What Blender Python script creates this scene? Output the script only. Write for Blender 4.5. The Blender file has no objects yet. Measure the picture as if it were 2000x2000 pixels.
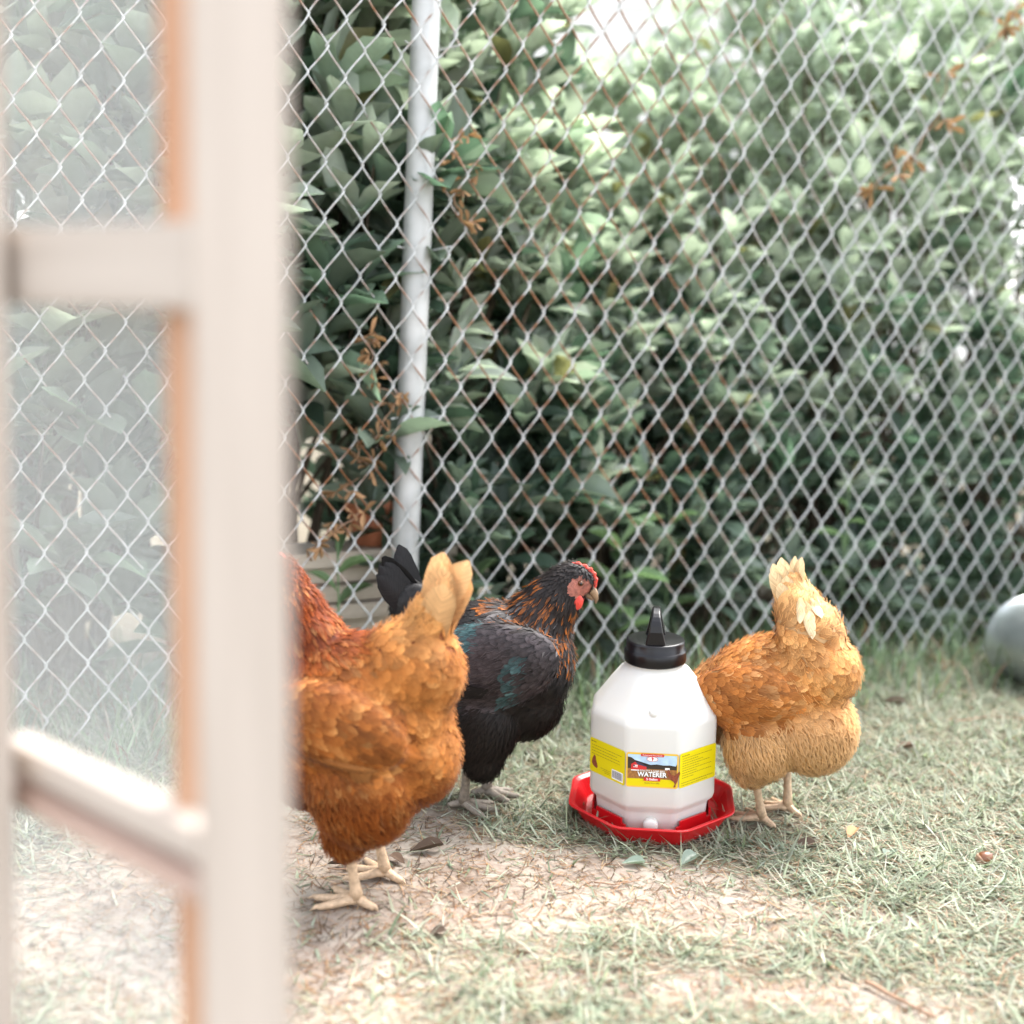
import bpy, bmesh, math, random
import numpy as np
from mathutils import Vector, Matrix
from mathutils.bvhtree import BVHTree

rng = np.random.default_rng(7)
random.seed(7)
scene = bpy.context.scene
COL = scene.collection

# ------------------------------------------------------------------ camera
CAM_H = 0.68
FPX = 2400.0                       # focal length in pixels of the 2000 px photograph
PITCH = math.atan(363 / 2400.0)
ROLL = math.radians(2.3)
_fw = np.array([0, math.cos(PITCH), -math.sin(PITCH)])
_r0 = np.array([1.0, 0, 0])
_u0 = np.array([0, math.sin(PITCH), math.cos(PITCH)])
_up = math.cos(ROLL) * _u0 - math.sin(ROLL) * _r0
_rt = math.cos(ROLL) * _r0 + math.sin(ROLL) * _u0
CAMP = np.array([0, 0, CAM_H])


def ray(x, y):
    return _fw + (x - 1000) / FPX * _rt + (1000 - y) / FPX * _up


def G(x, y, z=0.0):
    d = ray(x, y)
    return CAMP + d * ((z - CAM_H) / d[2])


def at_y(x, y, Y):
    d = ray(x, y)
    return CAMP + d * (Y / d[1])


cam_data = bpy.data.cameras.new("camera")
cam = bpy.data.objects.new("camera", cam_data)
COL.objects.link(cam)
cam.matrix_world = Matrix((
    (_rt[0], _up[0], -_fw[0], 0), (_rt[1], _up[1], -_fw[1], 0),
    (_rt[2], _up[2], -_fw[2], CAM_H), (0, 0, 0, 1)))
cam_data.sensor_fit = 'HORIZONTAL'
cam_data.sensor_width = 24.0
cam_data.lens = FPX / 2000 * 24.0
cam_data.clip_start = 0.05
cam_data.clip_end = 500
cam_data.dof.use_dof = True
cam_data.dof.focus_distance = 1.63
cam_data.dof.aperture_fstop = cam_data.lens / 21.0
cam_data.dof.aperture_blades = 0
scene.camera = cam

# ------------------------------------------------------------------ light
SUN_DIR = Vector((0.45, 0.42, 1.0)).normalized()      # towards the sun
world = bpy.data.worlds.new("World")
scene.world = world
world.use_nodes = True
wn = world.node_tree.nodes
wl = world.node_tree.links
sky_n = wn.new('ShaderNodeTexSky')
sky_n.sky_type = 'NISHITA'
sky_n.sun_disc = False
sky_n.sun_elevation = math.asin(SUN_DIR.z)
sky_n.sun_rotation = math.atan2(SUN_DIR.x, SUN_DIR.y)
sky_n.air_density = 1.0
sky_n.dust_density = 3.0
sky_n.ozone_density = 1.0
bg = wn['Background']
bg.inputs['Strength'].default_value = 0.15
hsv = wn.new('ShaderNodeHueSaturation')          # thin high cloud: the whole sky is whiter
hsv.inputs['Saturation'].default_value = 0.28
wl.new(sky_n.outputs[0], hsv.inputs['Color'])
wl.new(hsv.outputs[0], bg.inputs['Color'])
sun_d = bpy.data.lights.new("sun", 'SUN')
sun_d.energy = 1.0
sun_d.angle = math.radians(35)
sun_d.color = (1.0, 0.96, 0.90)
sun = bpy.data.objects.new("sun", sun_d)
sun.rotation_euler = SUN_DIR.to_track_quat('Z', 'Y').to_euler()
sun.location = (3, 2, 6)
COL.objects.link(sun)

scene.view_settings.view_transform = 'Standard'
scene.view_settings.look = 'None'
scene.view_settings.gamma = 1.0
scene.view_settings.exposure = 2.52
scene.cycles.use_denoising = True
scene.cycles.max_bounces = 8
scene.cycles.transparent_max_bounces = 6
scene.cycles.sample_clamp_indirect = 6.0

# ------------------------------------------------------------------ helpers


def tag(o, label=None, cat=None, group=None, kind=None):
    if label: o["label"] = label
    if cat: o["category"] = cat
    if group: o["group"] = group
    if kind: o["kind"] = kind
    return o


def np_mesh(name, V, F, smooth=True, col=None, uv=None):
    """V (n,3); F (m,4) or (m,3) int array; col (n,3) point colours; uv (n,2) point attribute fuv"""
    V = np.asarray(V, np.float32); F = np.asarray(F, np.int32)
    me = bpy.data.meshes.new(name)
    n, m, k = len(V), len(F), F.shape[1]
    me.vertices.add(n); me.vertices.foreach_set('co', V.ravel())
    me.loops.add(m * k); me.loops.foreach_set('vertex_index', F.ravel())
    me.polygons.add(m)
    me.polygons.foreach_set('loop_start', np.arange(0, m * k, k, dtype=np.int32))
    me.update(calc_edges=True)
    me.validate()
    if smooth:
        me.polygons.foreach_set('use_smooth', np.ones(len(me.polygons), bool))
    if col is not None:
        a = me.attributes.new('tint', 'FLOAT_COLOR', 'POINT')
        c = np.ones((n, 4), np.float32); c[:, :3] = col
        a.data.foreach_set('color', c.ravel())
    if uv is not None:
        a = me.attributes.new('fuv', 'FLOAT2', 'POINT')
        a.data.foreach_set('vector', np.asarray(uv, np.float32).ravel())
    return me


def link(name, me, mat=None, parent=None):
    o = bpy.data.objects.new(name, me)
    COL.objects.link(o)
    if mat is not None and me is not None and len(me.materials) == 0:
        me.materials.append(mat)
    if parent is not None:
        o.parent = parent
    return o


def empty(name, loc=(0, 0, 0), rot=(0, 0, 0)):
    o = bpy.data.objects.new(name, None)
    o.location = loc; o.rotation_euler = rot
    o.empty_display_size = 0.05
    COL.objects.link(o)
    return o


def bm_obj(name, bm, mat, parent=None, smooth=False):
    me = bpy.data.meshes.new(name)
    bm.normal_update()
    bm.to_mesh(me); bm.free()
    if smooth:
        me.polygons.foreach_set('use_smooth', np.ones(len(me.polygons), bool))
    return link(name, me, mat, parent)


def tube(pts, rads, sides=8, caps=True):
    """returns V,F(quads+tris list) of a tube along pts"""
    pts = np.asarray(pts, float); n = len(pts)
    rads = np.broadcast_to(np.asarray(rads, float), (n,))
    T = np.gradient(pts, axis=0)
    T /= np.linalg.norm(T, axis=1)[:, None] + 1e-12
    ref = np.array([0, 0, 1.0]) if abs(T[0][2]) < 0.9 else np.array([1.0, 0, 0])
    V = []
    x = np.cross(ref, T[0]); x /= np.linalg.norm(x)
    for i in range(n):
        x = x - T[i] * (x @ T[i]); x /= np.linalg.norm(x) + 1e-12
        y = np.cross(T[i], x)
        for k in range(sides):
            a = 2 * math.pi * k / sides
            V.append(pts[i] + rads[i] * (math.cos(a) * x + math.sin(a) * y))
    F = []
    for i in range(n - 1):
        for k in range(sides):
            k2 = (k + 1) % sides
            F.append((i * sides + k, i * sides + k2, (i + 1) * sides + k2, (i + 1) * sides + k))
    if caps:
        F.append(tuple(range(sides))[::-1])
        F.append(tuple((n - 1) * sides + k for k in range(sides)))
    return V, F


def vf_mesh(name, parts, smooth=True):
    V, F = [], []
    for v, f in parts:
        o = len(V)
        V += [tuple(map(float, p)) for p in v]
        F += [tuple(i + o for i in q) for q in f]
    me = bpy.data.meshes.new(name)
    me.from_pydata(V, [], F)
    me.update()
    if smooth:
        me.polygons.foreach_set('use_smooth', np.ones(len(me.polygons), bool))
    return me


def tube_obj(name, pts, rads, mat, parent=None, sides=8):
    return link(name, vf_mesh(name, [tube(pts, rads, sides)]), mat, parent)


# ------------------------------------------------------------------ materials
def new_mat(name):
    m = bpy.data.materials.new(name)
    m.use_nodes = True
    nt = m.node_tree
    return m, nt, nt.nodes['Principled BSDF'], nt.nodes, nt.links


def simple(name, col, rough=0.5, metal=0.0, spec=0.5, noise=0.0, nscale=30, bump=0.0, bscale=80, sss=0.0):
    m, nt, b, N, L = new_mat(name)
    b.inputs['Base Color'].default_value = (*col, 1)
    b.inputs['Roughness'].default_value = rough
    b.inputs['Metallic'].default_value = metal
    b.inputs['Specular IOR Level'].default_value = spec
    if sss:
        b.inputs['Subsurface Weight'].default_value = sss
        b.inputs['Subsurface Radius'].default_value = (0.01, 0.008, 0.006)
    if noise or bump:
        tc = N.new('ShaderNodeTexCoord')
    if noise:
        t = N.new('ShaderNodeTexNoise'); t.inputs['Scale'].default_value = nscale
        t.inputs['Detail'].default_value = 5
        L.new(tc.outputs['Object'], t.inputs['Vector'])
        r = N.new('ShaderNodeMapRange')
        r.inputs[1].default_value = 0.3; r.inputs[2].default_value = 0.7
        r.inputs[3].default_value = 1 - noise; r.inputs[4].default_value = 1 + noise
        L.new(t.outputs['Fac'], r.inputs[0])
        mx = N.new('ShaderNodeVectorMath'); mx.operation = 'SCALE'
        mx.inputs[0].default_value = col
        L.new(r.outputs[0], mx.inputs['Scale'])
        L.new(mx.outputs[0], b.inputs['Base Color'])
    if bump:
        t2 = N.new('ShaderNodeTexNoise'); t2.inputs['Scale'].default_value = bscale
        t2.inputs['Detail'].default_value = 4
        L.new(tc.outputs['Object'], t2.inputs['Vector'])
        bp = N.new('ShaderNodeBump'); bp.inputs['Strength'].default_value = bump
        bp.inputs['Distance'].default_value = 0.002
        L.new(t2.outputs['Fac'], bp.inputs['Height'])
        L.new(bp.outputs[0], b.inputs['Normal'])
    return m


def wood(name, c1, c2, scale=(40, 40, 3), rough=0.6):
    m, nt, b, N, L = new_mat(name)
    tc = N.new('ShaderNodeTexCoord')
    mp = N.new('ShaderNodeMapping'); mp.inputs['Scale'].default_value = scale
    L.new(tc.outputs['Object'], mp.inputs['Vector'])
    t = N.new('ShaderNodeTexNoise'); t.inputs['Scale'].default_value = 1.5
    t.inputs['Detail'].default_value = 6; t.inputs['Distortion'].default_value = 0.6
    L.new(mp.outputs[0], t.inputs['Vector'])
    r = N.new('ShaderNodeValToRGB')
    r.color_ramp.elements[0].position = 0.3; r.color_ramp.elements[0].color = (*c1, 1)
    r.color_ramp.elements[1].position = 0.7; r.color_ramp.elements[1].color = (*c2, 1)
    L.new(t.outputs['Fac'], r.inputs[0])
    # knots
    v = N.new('ShaderNodeTexVoronoi'); v.inputs['Scale'].default_value = 5.0
    L.new(tc.outputs['Object'], v.inputs['Vector'])
    k = N.new('ShaderNodeMapRange'); k.inputs[1].default_value = 0.03; k.inputs[2].default_value = 0.09
    k.inputs[3].default_value = 0.75; k.inputs[4].default_value = 0.0
    L.new(v.outputs['Distance'], k.inputs[0])
    mx = N.new('ShaderNodeMix'); mx.data_type = 'RGBA'
    L.new(k.outputs[0], mx.inputs[0]); L.new(r.outputs[0], mx.inputs[6])
    mx.inputs[7].default_value = (c1[0] * 0.5, c1[1] * 0.38, c1[2] * 0.3, 1)
    L.new(mx.outputs[2], b.inputs['Base Color'])
    b.inputs['Roughness'].default_value = rough
    bp = N.new('ShaderNodeBump'); bp.inputs['Strength'].default_value = 0.2; bp.inputs['Distance'].default_value = 0.001
    L.new(t.outputs['Fac'], bp.inputs['Height']); L.new(bp.outputs[0], b.inputs['Normal'])
    return m


def leafy(name, rough=0.42, trans=0.35, spec=0.5, use_attr=True, c=(0.1, 0.16, 0.1), obj_var=0.0, sheen=0.0):
    """two-sided vegetation: colour from the point attribute tint (or c varied per object), some light passes through"""
    m, nt, b, N, L = new_mat(name)
    out = N['Material Output']
    if use_attr:
        a = N.new('ShaderNodeAttribute'); a.attribute_name = 'tint'
        csock = a.outputs['Color']
    else:
        oi = N.new('ShaderNodeObjectInfo')
        rmp = N.new('ShaderNodeValToRGB')
        e = rmp.color_ramp.elements
        e[0].color = (*[x * (1 - obj_var) for x in c], 1)
        e[1].color = (*[min(1, x * (1 + obj_var)) for x in c], 1)
        L.new(oi.outputs['Random'], rmp.inputs[0])
        csock = rmp.outputs[0]
    tc = N.new('ShaderNodeTexCoord')
    t = N.new('ShaderNodeTexNoise'); t.inputs['Scale'].default_value = 60
    L.new(tc.outputs['Object'], t.inputs['Vector'])
    mr = N.new('ShaderNodeMapRange'); mr.inputs[3].default_value = 0.8; mr.inputs[4].default_value = 1.2
    L.new(t.outputs['Fac'], mr.inputs[0])
    sc = N.new('ShaderNodeVectorMath'); sc.operation = 'SCALE'
    L.new(csock, sc.inputs[0]); L.new(mr.outputs[0], sc.inputs['Scale'])
    L.new(sc.outputs[0], b.inputs['Base Color'])
    b.inputs['Roughness'].default_value = rough
    b.inputs['Specular IOR Level'].default_value = spec
    if trans > 0:
        tr = N.new('ShaderNodeBsdfTranslucent')
        tcs = N.new('ShaderNodeVectorMath'); tcs.operation = 'MULTIPLY'
        tcs.inputs[1].default_value = (1.15, 1.25, 1.0)
        L.new(sc.outputs[0], tcs.inputs[0]); L.new(tcs.outputs[0], tr.inputs['Color'])
        mx = N.new('ShaderNodeMixShader'); mx.inputs[0].default_value = trans
        L.new(b.outputs[0], mx.inputs[1]); L.new(tr.outputs[0], mx.inputs[2])
        L.new(mx.outputs[0], out.inputs['Surface'])
    return m


def feather_mat(name, rough=0.55, spec=0.35, trans=0.12, sheen=0.25, streak=0.3):
    m, nt, b, N, L = new_mat(name)
    out = N['Material Output']
    a = N.new('ShaderNodeAttribute'); a.attribute_name = 'tint'
    f = N.new('ShaderNodeAttribute'); f.attribute_name = 'fuv'
    sp = N.new('ShaderNodeSeparateXYZ'); L.new(f.outputs['Vector'], sp.inputs[0])
    ab = N.new('ShaderNodeMath'); ab.operation = 'ABSOLUTE'; L.new(sp.outputs[0], ab.inputs[0])
    ad = N.new('ShaderNodeMath'); ad.operation = 'MULTIPLY_ADD'
    L.new(ab.outputs[0], ad.inputs[0]); ad.inputs[1].default_value = -0.35; L.new(sp.outputs[1], ad.inputs[2])
    tc = N.new('ShaderNodeTexCoord')
    cb = N.new('ShaderNodeCombineXYZ'); L.new(ad.outputs[0], cb.inputs[0])
    vm = N.new('ShaderNodeVectorMath'); vm.operation = 'MULTIPLY_ADD'
    L.new(tc.outputs['Object'], vm.inputs[0]); vm.inputs[1].default_value = (25, 25, 25)
    sc0 = N.new('ShaderNodeVectorMath'); sc0.operation = 'SCALE'; sc0.inputs['Scale'].default_value = 18
    L.new(cb.outputs[0], sc0.inputs[0]); L.new(sc0.outputs[0], vm.inputs[2])
    t = N.new('ShaderNodeTexNoise'); t.inputs['Scale'].default_value = 1.3; t.inputs['Detail'].default_value = 3
    L.new(vm.outputs[0], t.inputs['Vector'])
    mr = N.new('ShaderNodeMapRange'); mr.inputs[1].default_value = 0.3; mr.inputs[2].default_value = 0.7
    mr.inputs[3].default_value = 1 - streak; mr.inputs[4].default_value = 1 + streak
    L.new(t.outputs['Fac'], mr.inputs[0])
    s = N.new('ShaderNodeVectorMath'); s.operation = 'SCALE'
    L.new(a.outputs['Color'], s.inputs[0]); L.new(mr.outputs[0], s.inputs['Scale'])
    L.new(s.outputs[0], b.inputs['Base Color'])
    b.inputs['Roughness'].default_value = rough
    b.inputs['Specular IOR Level'].default_value = spec
    b.inputs['Sheen Weight'].default_value = sheen
    b.inputs['Sheen Roughness'].default_value = 0.4
    bp = N.new('ShaderNodeBump'); bp.inputs['Strength'].default_value = 0.25; bp.inputs['Distance'].default_value = 0.001
    L.new(t.outputs['Fac'], bp.inputs['Height']); L.new(bp.outputs[0], b.inputs['Normal'])
    if trans:
        tr = N.new('ShaderNodeBsdfTranslucent'); L.new(s.outputs[0], tr.inputs['Color'])
        mx = N.new('ShaderNodeMixShader'); mx.inputs[0].default_value = trans
        L.new(b.outputs[0], mx.inputs[1]); L.new(tr.outputs[0], mx.inputs[2])
        L.new(mx.outputs[0], out.inputs['Surface'])
    return m


def galvanised(name, rust=True):
    m, nt, b, N, L = new_mat(name)
    tc = N.new('ShaderNodeTexCoord')
    ge = N.new('ShaderNodeNewGeometry')
    t = N.new('ShaderNodeTexNoise'); t.inputs['Scale'].default_value = 14; t.inputs['Detail'].default_value = 5
    L.new(ge.outputs['Position'], t.inputs['Vector'])
    r = N.new('ShaderNodeValToRGB')
    r.color_ramp.elements[0].position = 0.3; r.color_ramp.elements[0].color = (0.38, 0.39, 0.385, 1)
    r.color_ramp.elements[1].position = 0.7; r.color_ramp.elements[1].color = (0.58, 0.59, 0.585, 1)
    L.new(t.outputs['Fac'], r.inputs[0])
    b.inputs['Metallic'].default_value = 0.35
    b.inputs['Roughness'].default_value = 0.5
    if not rust:
        L.new(r.outputs[0], b.inputs['Base Color'])
        return m
    at = N.new('ShaderNodeAttribute'); at.attribute_name = 'rustw'
    big = N.new('ShaderNodeTexNoise'); big.inputs['Scale'].default_value = 2.1; big.inputs['Detail'].default_value = 2
    L.new(ge.outputs['Position'], big.inputs['Vector'])
    fine = N.new('ShaderNodeTexNoise'); fine.inputs['Scale'].default_value = 45; fine.inputs['Detail'].default_value = 4
    L.new(ge.outputs['Position'], fine.inputs['Vector'])
    # more rust in the middle stretch of the fence
    spx = N.new('ShaderNodeSeparateXYZ'); L.new(ge.outputs['Position'], spx.inputs[0])
    band = N.new('ShaderNodeMapRange'); band.interpolation_type = 'SMOOTHSTEP'
    band.inputs[1].default_value = 0.85; band.inputs[2].default_value = 0.3
    band.inputs[3].default_value = -0.36; band.inputs[4].default_value = -0.03
    L.new(spx.outputs[0], band.inputs[0])
    low = N.new('ShaderNodeMapRange'); low.interpolation_type = 'SMOOTHSTEP'
    low.inputs[1].default_value = 0.1; low.inputs[2].default_value = 0.5
    low.inputs[3].default_value = -0.15; low.inputs[4].default_value = 0.05
    L.new(spx.outputs[2], low.inputs[0])
    a1 = N.new('ShaderNodeMath'); a1.operation = 'MULTIPLY_ADD'
    L.new(big.outputs['Fac'], a1.inputs[0]); a1.inputs[1].default_value = 0.95; L.new(band.outputs[0], a1.inputs[2])
    a2 = N.new('ShaderNodeMath'); a2.operation = 'ADD'; L.new(a1.outputs[0], a2.inputs[0]); L.new(low.outputs[0], a2.inputs[1])
    a3 = N.new('ShaderNodeMath'); a3.operation = 'MULTIPLY_ADD'
    L.new(fine.outputs['Fac'], a3.inputs[0]); a3.inputs[1].default_value = 0.35; L.new(a2.outputs[0], a3.inputs[2])
    a4 = N.new('ShaderNodeMath'); a4.operation = 'MULTIPLY'; L.new(a3.outputs[0], a4.inputs[0]); L.new(at.outputs['Fac'], a4.inputs[1])
    th = N.new('ShaderNodeMapRange'); th.inputs[1].default_value = 0.44; th.inputs[2].default_value = 0.66
    L.new(a4.outputs[0], th.inputs[0])
    mx = N.new('ShaderNodeMix'); mx.data_type = 'RGBA'
    L.new(th.outputs[0], mx.inputs[0]); L.new(r.outputs[0], mx.inputs[6])
    mx.inputs[7].default_value = (0.21, 0.085, 0.032, 1)
    L.new(mx.outputs[2], b.inputs['Base Color'])
    inv = N.new('ShaderNodeMapRange'); inv.inputs[3].default_value = 0.35; inv.inputs[4].default_value = 0.0
    L.new(th.outputs[0], inv.inputs[0]); L.new(inv.outputs[0], b.inputs['Metallic'])
    return m


M_PALE = wood('pale_pine', (0.44, 0.38, 0.33), (0.52, 0.455, 0.40))
M_WARMSHADE = wood('warm_shade_orange', (0.48, 0.25, 0.14), (0.58, 0.36, 0.24))  # orange tone stands for warm shade inside the frame
M_RAILSHADE = wood('rail_shade_brown', (0.42, 0.29, 0.23), (0.52, 0.38, 0.32))  # brown tone stands for the rail's shaded front
M_FENCE = galvanised('galvanised_wire', True)
M_POST = galvanised('galvanised_post', False)
M_CLOTH = simple('bright_mesh_wire', (0.62, 0.65, 0.65), 0.5, 0.1)
M_LEAF = leafy('shrub_leaf', 0.4, 0.5, 0.5)
M_LEAF1 = leafy('shrub_leaf_single', 0.34, 0.3, 0.6, use_attr=False, c=(0.15, 0.195, 0.15), obj_var=0.45)
M_GRASS = leafy('grass_blade', 0.6, 0.3, 0.3)
M_DEAD = leafy('dead_leaf', 0.7, 0.2, 0.2, use_attr=False, c=(0.34, 0.20, 0.105), obj_var=0.35)
M_DARKLEAF = leafy('dark_dry_leaf', 0.7, 0.1, 0.2, use_attr=False, c=(0.10, 0.065, 0.045), obj_var=0.4)
M_STEM = simple('shrub_stem', (0.10, 0.075, 0.05), 0.8, noise=0.3, nscale=60)
M_STICK = simple('dry_stick', (0.26, 0.16, 0.10), 0.8, noise=0.35, nscale=90, bump=0.4)

# ------------------------------------------------------------------ ground


def hgt(x, y):
    return (0.0035 * np.sin(7.1 * x + 1.3) * np.sin(6.3 * y + .4) + 0.002 * np.sin(19 * x + 2) * np.sin(23 * y)
            + 0.0012 * np.sin(47 * x + 5 * y) * np.sin(41 * y - 9 * x))


def sand_mask(x, y):
    """1 = bare sand / soil, 0 = grass; soft shapes found in the photograph's foreground"""
    def blob(px, py, rx, ry, s=1.0):
        c = G(px, py)
        d = ((x - c[0]) / rx) ** 2 + ((y - c[1]) / ry) ** 2
        return s * np.exp(-d * 1.2)
    m = blob(930, 1720, .30, .12) + blob(640, 1650, .22, .2) + blob(1180, 1715, .16, .07, .8)
    m = m + blob(300, 1800, .25, .25) + blob(1750, 1960, .14, .05, .8) + blob(1250, 1930, .3, .05, .55) + blob(1300, 1800, .3, .05, .45) + blob(1650, 1780, .2, .04, .35) + blob(600, 1980, .2, .1, .5)
    n = (np.sin(13 * x + 2.1 * np.sin(9 * y)) * np.sin(17 * y + 1.7 * np.sin(11 * x + 1))) * .25
    return np.clip(m + n * .8, 0, 1)


def make_ground():
    def warp(n, near, far):
        t = np.linspace(-1, 1, n)
        return near * t + (far - near) * np.sign(t) * np.abs(t) ** 7
    xs = warp(260, 1.6, 60.0)
    ys = 2.2 + warp(260, 1.6, 60.0)
    X, Y = np.meshgrid(xs, ys)
    Z = hgt(X, Y)
    V = np.stack([X, Y, Z], -1).reshape(-1, 3)
    n = 260
    i = np.arange(n * n).reshape(n, n)
    F = np.stack([i[:-1, :-1], i[:-1, 1:], i[1:, 1:], i[1:, :-1]], -1).reshape(-1, 4)
    s = sand_mask(V[:, 0], V[:, 1])
    c = np.zeros((len(V), 3)); c[:, 0] = s
    me = np_mesh('ground', V, F, True, col=c)
    m, nt, b, N, L = new_mat('sandy_soil')
    at = N.new('ShaderNodeAttribute'); at.attribute_name = 'tint'
    sp = N.new('ShaderNodeSeparateColor'); L.new(at.outputs['Color'], sp.inputs[0])
    ge = N.new('ShaderNodeNewGeometry')
    t1 = N.new('ShaderNodeTexNoise'); t1.inputs['Scale'].default_value = 38; t1.inputs['Detail'].default_value = 8
    t1.inputs['Roughness'].default_value = 0.65
    t2 = N.new('ShaderNodeTexNoise'); t2.inputs['Scale'].default_value = 6; t2.inputs['Detail'].default_value = 4
    t3 = N.new('ShaderNodeTexNoise'); t3.inputs['Scale'].default_value = 420; t3.inputs['Detail'].default_value = 3
    for t in (t1, t2, t3): L.new(ge.outputs['Position'], t.inputs['Vector'])
    sand = N.new('ShaderNodeValToRGB')
    e = sand.color_ramp.elements
    e[0].position = 0.32; e[0].color = (0.13, 0.09, 0.065, 1)
    e[1].position = 0.62; e[1].color = (0.33, 0.295, 0.245, 1)
    e2 = sand.color_ramp.elements.new(0.47); e2.color = (0.27, 0.22, 0.18, 1)
    ad = N.new('ShaderNodeMath'); ad.operation = 'MULTIPLY_ADD'
    L.new(t2.outputs['Fac'], ad.inputs[0]); ad.inputs[1].default_value = 0.5
    ad2 = N.new('ShaderNodeMath'); ad2.operation = 'MULTIPLY_ADD'
    L.new(t1.outputs['Fac'], ad2.inputs[0]); ad2.inputs[1].default_value = 0.6
    ad2.inputs[2].default_value = -0.05
    L.new(ad2.outputs[0], ad.inputs[2])
    L.new(ad.outputs[0], sand.inputs[0])
    gr = N.new('ShaderNodeMix'); gr.data_type = 'RGBA'
    f = N.new('ShaderNodeMapRange'); f.inputs[1].default_value = 0.15; f.inputs[2].default_value = 0.6
    L.new(sp.outputs[0], f.inputs[0]); L.new(f.outputs[0], gr.inputs[0])
    gcol = N.new('ShaderNodeValToRGB')
    gcol.color_ramp.elements[0].position = .35; gcol.color_ramp.elements[0].color = (0.085, 0.075, 0.05, 1)
    gcol.color_ramp.elements[1].position = .65; gcol.color_ramp.elements[1].color = (0.22, 0.19, 0.145, 1)
    L.new(t1.outputs['Fac'], gcol.inputs[0])
    L.new(gcol.outputs[0], gr.inputs[6]); L.new(sand.outputs[0], gr.inputs[7])
    L.new(gr.outputs[2], b.inputs['Base Color'])
    b.inputs['Roughness'].default_value = 0.95
    b.inputs['Specular IOR Level'].default_value = 0.15
    am = N.new('ShaderNodeMath'); am.operation = 'MULTIPLY_ADD'
    L.new(t3.outputs['Fac'], am.inputs[0]); am.inputs[1].default_value = 0.3; L.new(t1.outputs['Fac'], am.inputs[2])
    bp = N.new('ShaderNodeBump'); bp.inputs['Strength'].default_value = 0.5; bp.inputs['Distance'].default_value = 0.004
    L.new(am.outputs[0], bp.inputs['Height']); L.new(bp.outputs[0], b.inputs['Normal'])
    tag(link('ground', me, m), kind='structure')


make_ground()

# ------------------------------------------------------------------ fence line
FA = G(150, 1470); FB = G(1800, 1300)
FU = (FB - FA) / np.linalg.norm(FB - FA)          # along the fence, to the right and away
FN = np.array([-FU[1], FU[0], 0.0])                # away from the camera
FANG = math.atan2(FU[1], FU[0])


def fence_pt(px, py, off=0.0):
    """point of the fence plane (pushed back by off) seen at a pixel"""
    d = ray(px, py)
    t = ((FA + FN * off - CAMP) @ FN) / (d @ FN)
    return CAMP + d * t


def fco(P):
    d = np.asarray(P) - FA
    return d @ FU, d @ FN


def fw_(u, n, z):
    return FA + FU * u + FN * n + np.array([0, 0, z])


# ------------------------------------------------------------------ vegetation blades


def blades(name, base, heading, tilt, length, width, bend, col, mat, segs=2, parent=None, kind='stuff', twist=None):
    """many curved blades: base (n,3), heading angle, tilt from vertical, length, width, bend; one mesh"""
    n = len(base)
    hx, hy = np.cos(heading), np.sin(heading)
    sx, sy = -hy, hx
    rows = segs + 1
    V = np.zeros((n, rows, 2, 3)); p = base.copy(); ang = tilt.copy()
    step = (length / segs)
    for r in range(rows):
        w = width * (1.0, 0.85, 0.12)[min(2, int(r * 2 / segs))] * 0.5
        V[:, r, 0] = p + np.stack([sx * w, sy * w, np.zeros(n)], -1)
        V[:, r, 1] = p - np.stack([sx * w, sy * w, np.zeros(n)], -1)
        if r < segs:
            p = p + np.stack([np.sin(ang) * hx, np.sin(ang) * hy, np.cos(ang)], -1) * step[:, None]
            ang = ang + bend / segs
    i = np.arange(n * rows * 2).reshape(n, rows, 2)
    F = np.stack([i[:, :-1, 0], i[:, :-1, 1], i[:, 1:, 1], i[:, 1:, 0]], -1).reshape(-1, 4)
    V[..., 2] = np.maximum(V[..., 2], hgt(V[..., 0], V[..., 1]) + 0.0006)
    c = np.repeat(col, rows * 2, axis=0)
    return tag(link(name, np_mesh(name, V.reshape(-1, 3), F, True, col=c), mat, parent), kind=kind)


def jit(cols, n, v=0.25):
    cols = np.asarray(cols)
    k = rng.integers(0, len(cols), n)
    return cols[k] * (1 + rng.uniform(-v, v, (n, 1))) * (1 + rng.uniform(-.06, .06, (n, 3)))


GREENS = [(0.22, 0.25, 0.175), (0.29, 0.32, 0.235), (0.14, 0.165, 0.105), (0.36, 0.38, 0.30), (0.26, 0.285, 0.20)]
STRAWS = [(0.33, 0.25, 0.165), (0.40, 0.335, 0.25), (0.25, 0.15, 0.085), (0.46, 0.41, 0.335), (0.19, 0.115, 0.07)]


def region(n, y0, y1, xs0=-0.5, xs1=0.52):
    y = np.sqrt(rng.uniform(y0 ** 2, y1 ** 2, n))
    x = y * rng.uniform(xs0, xs1, n)
    return x, y


def clump(x, y):
    v = np.sin(31 * x + 2 * np.sin(23 * y)) * np.sin(37 * y + 2.3 * np.sin(27 * x + 1)) + .6 * np.sin(71 * x + 3 * np.sin(53 * y + 2)) * np.sin(67 * y + 2 * np.sin(61 * x))
    return np.clip(.5 + .45 * v, 0, 1)


def in_front(x, y, m=0.0):
    return (np.stack([x, y], -1) - FA[:2]) @ FN[:2] < m


FEET = [G(*p)[:2] for p in ((690, 1776), (660, 1780), (752, 1716), (775, 1735), (950, 1556), (968, 1560), (905, 1578), (935, 1585), (1487, 1614), (1460, 1618), (1537, 1592), (1515, 1595))]
WATC = np.array([0.2135, G(1285, 1650)[1] + .093])


def trodden(x, y):
    """blades are pressed flat under the hens' feet and the tray"""
    k = (x - WATC[0]) ** 2 + (y - WATC[1]) ** 2 < .098 ** 2
    for f in FEET: k |= (x - f[0]) ** 2 + (y - f[1]) ** 2 < .026 ** 2
    return k


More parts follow.
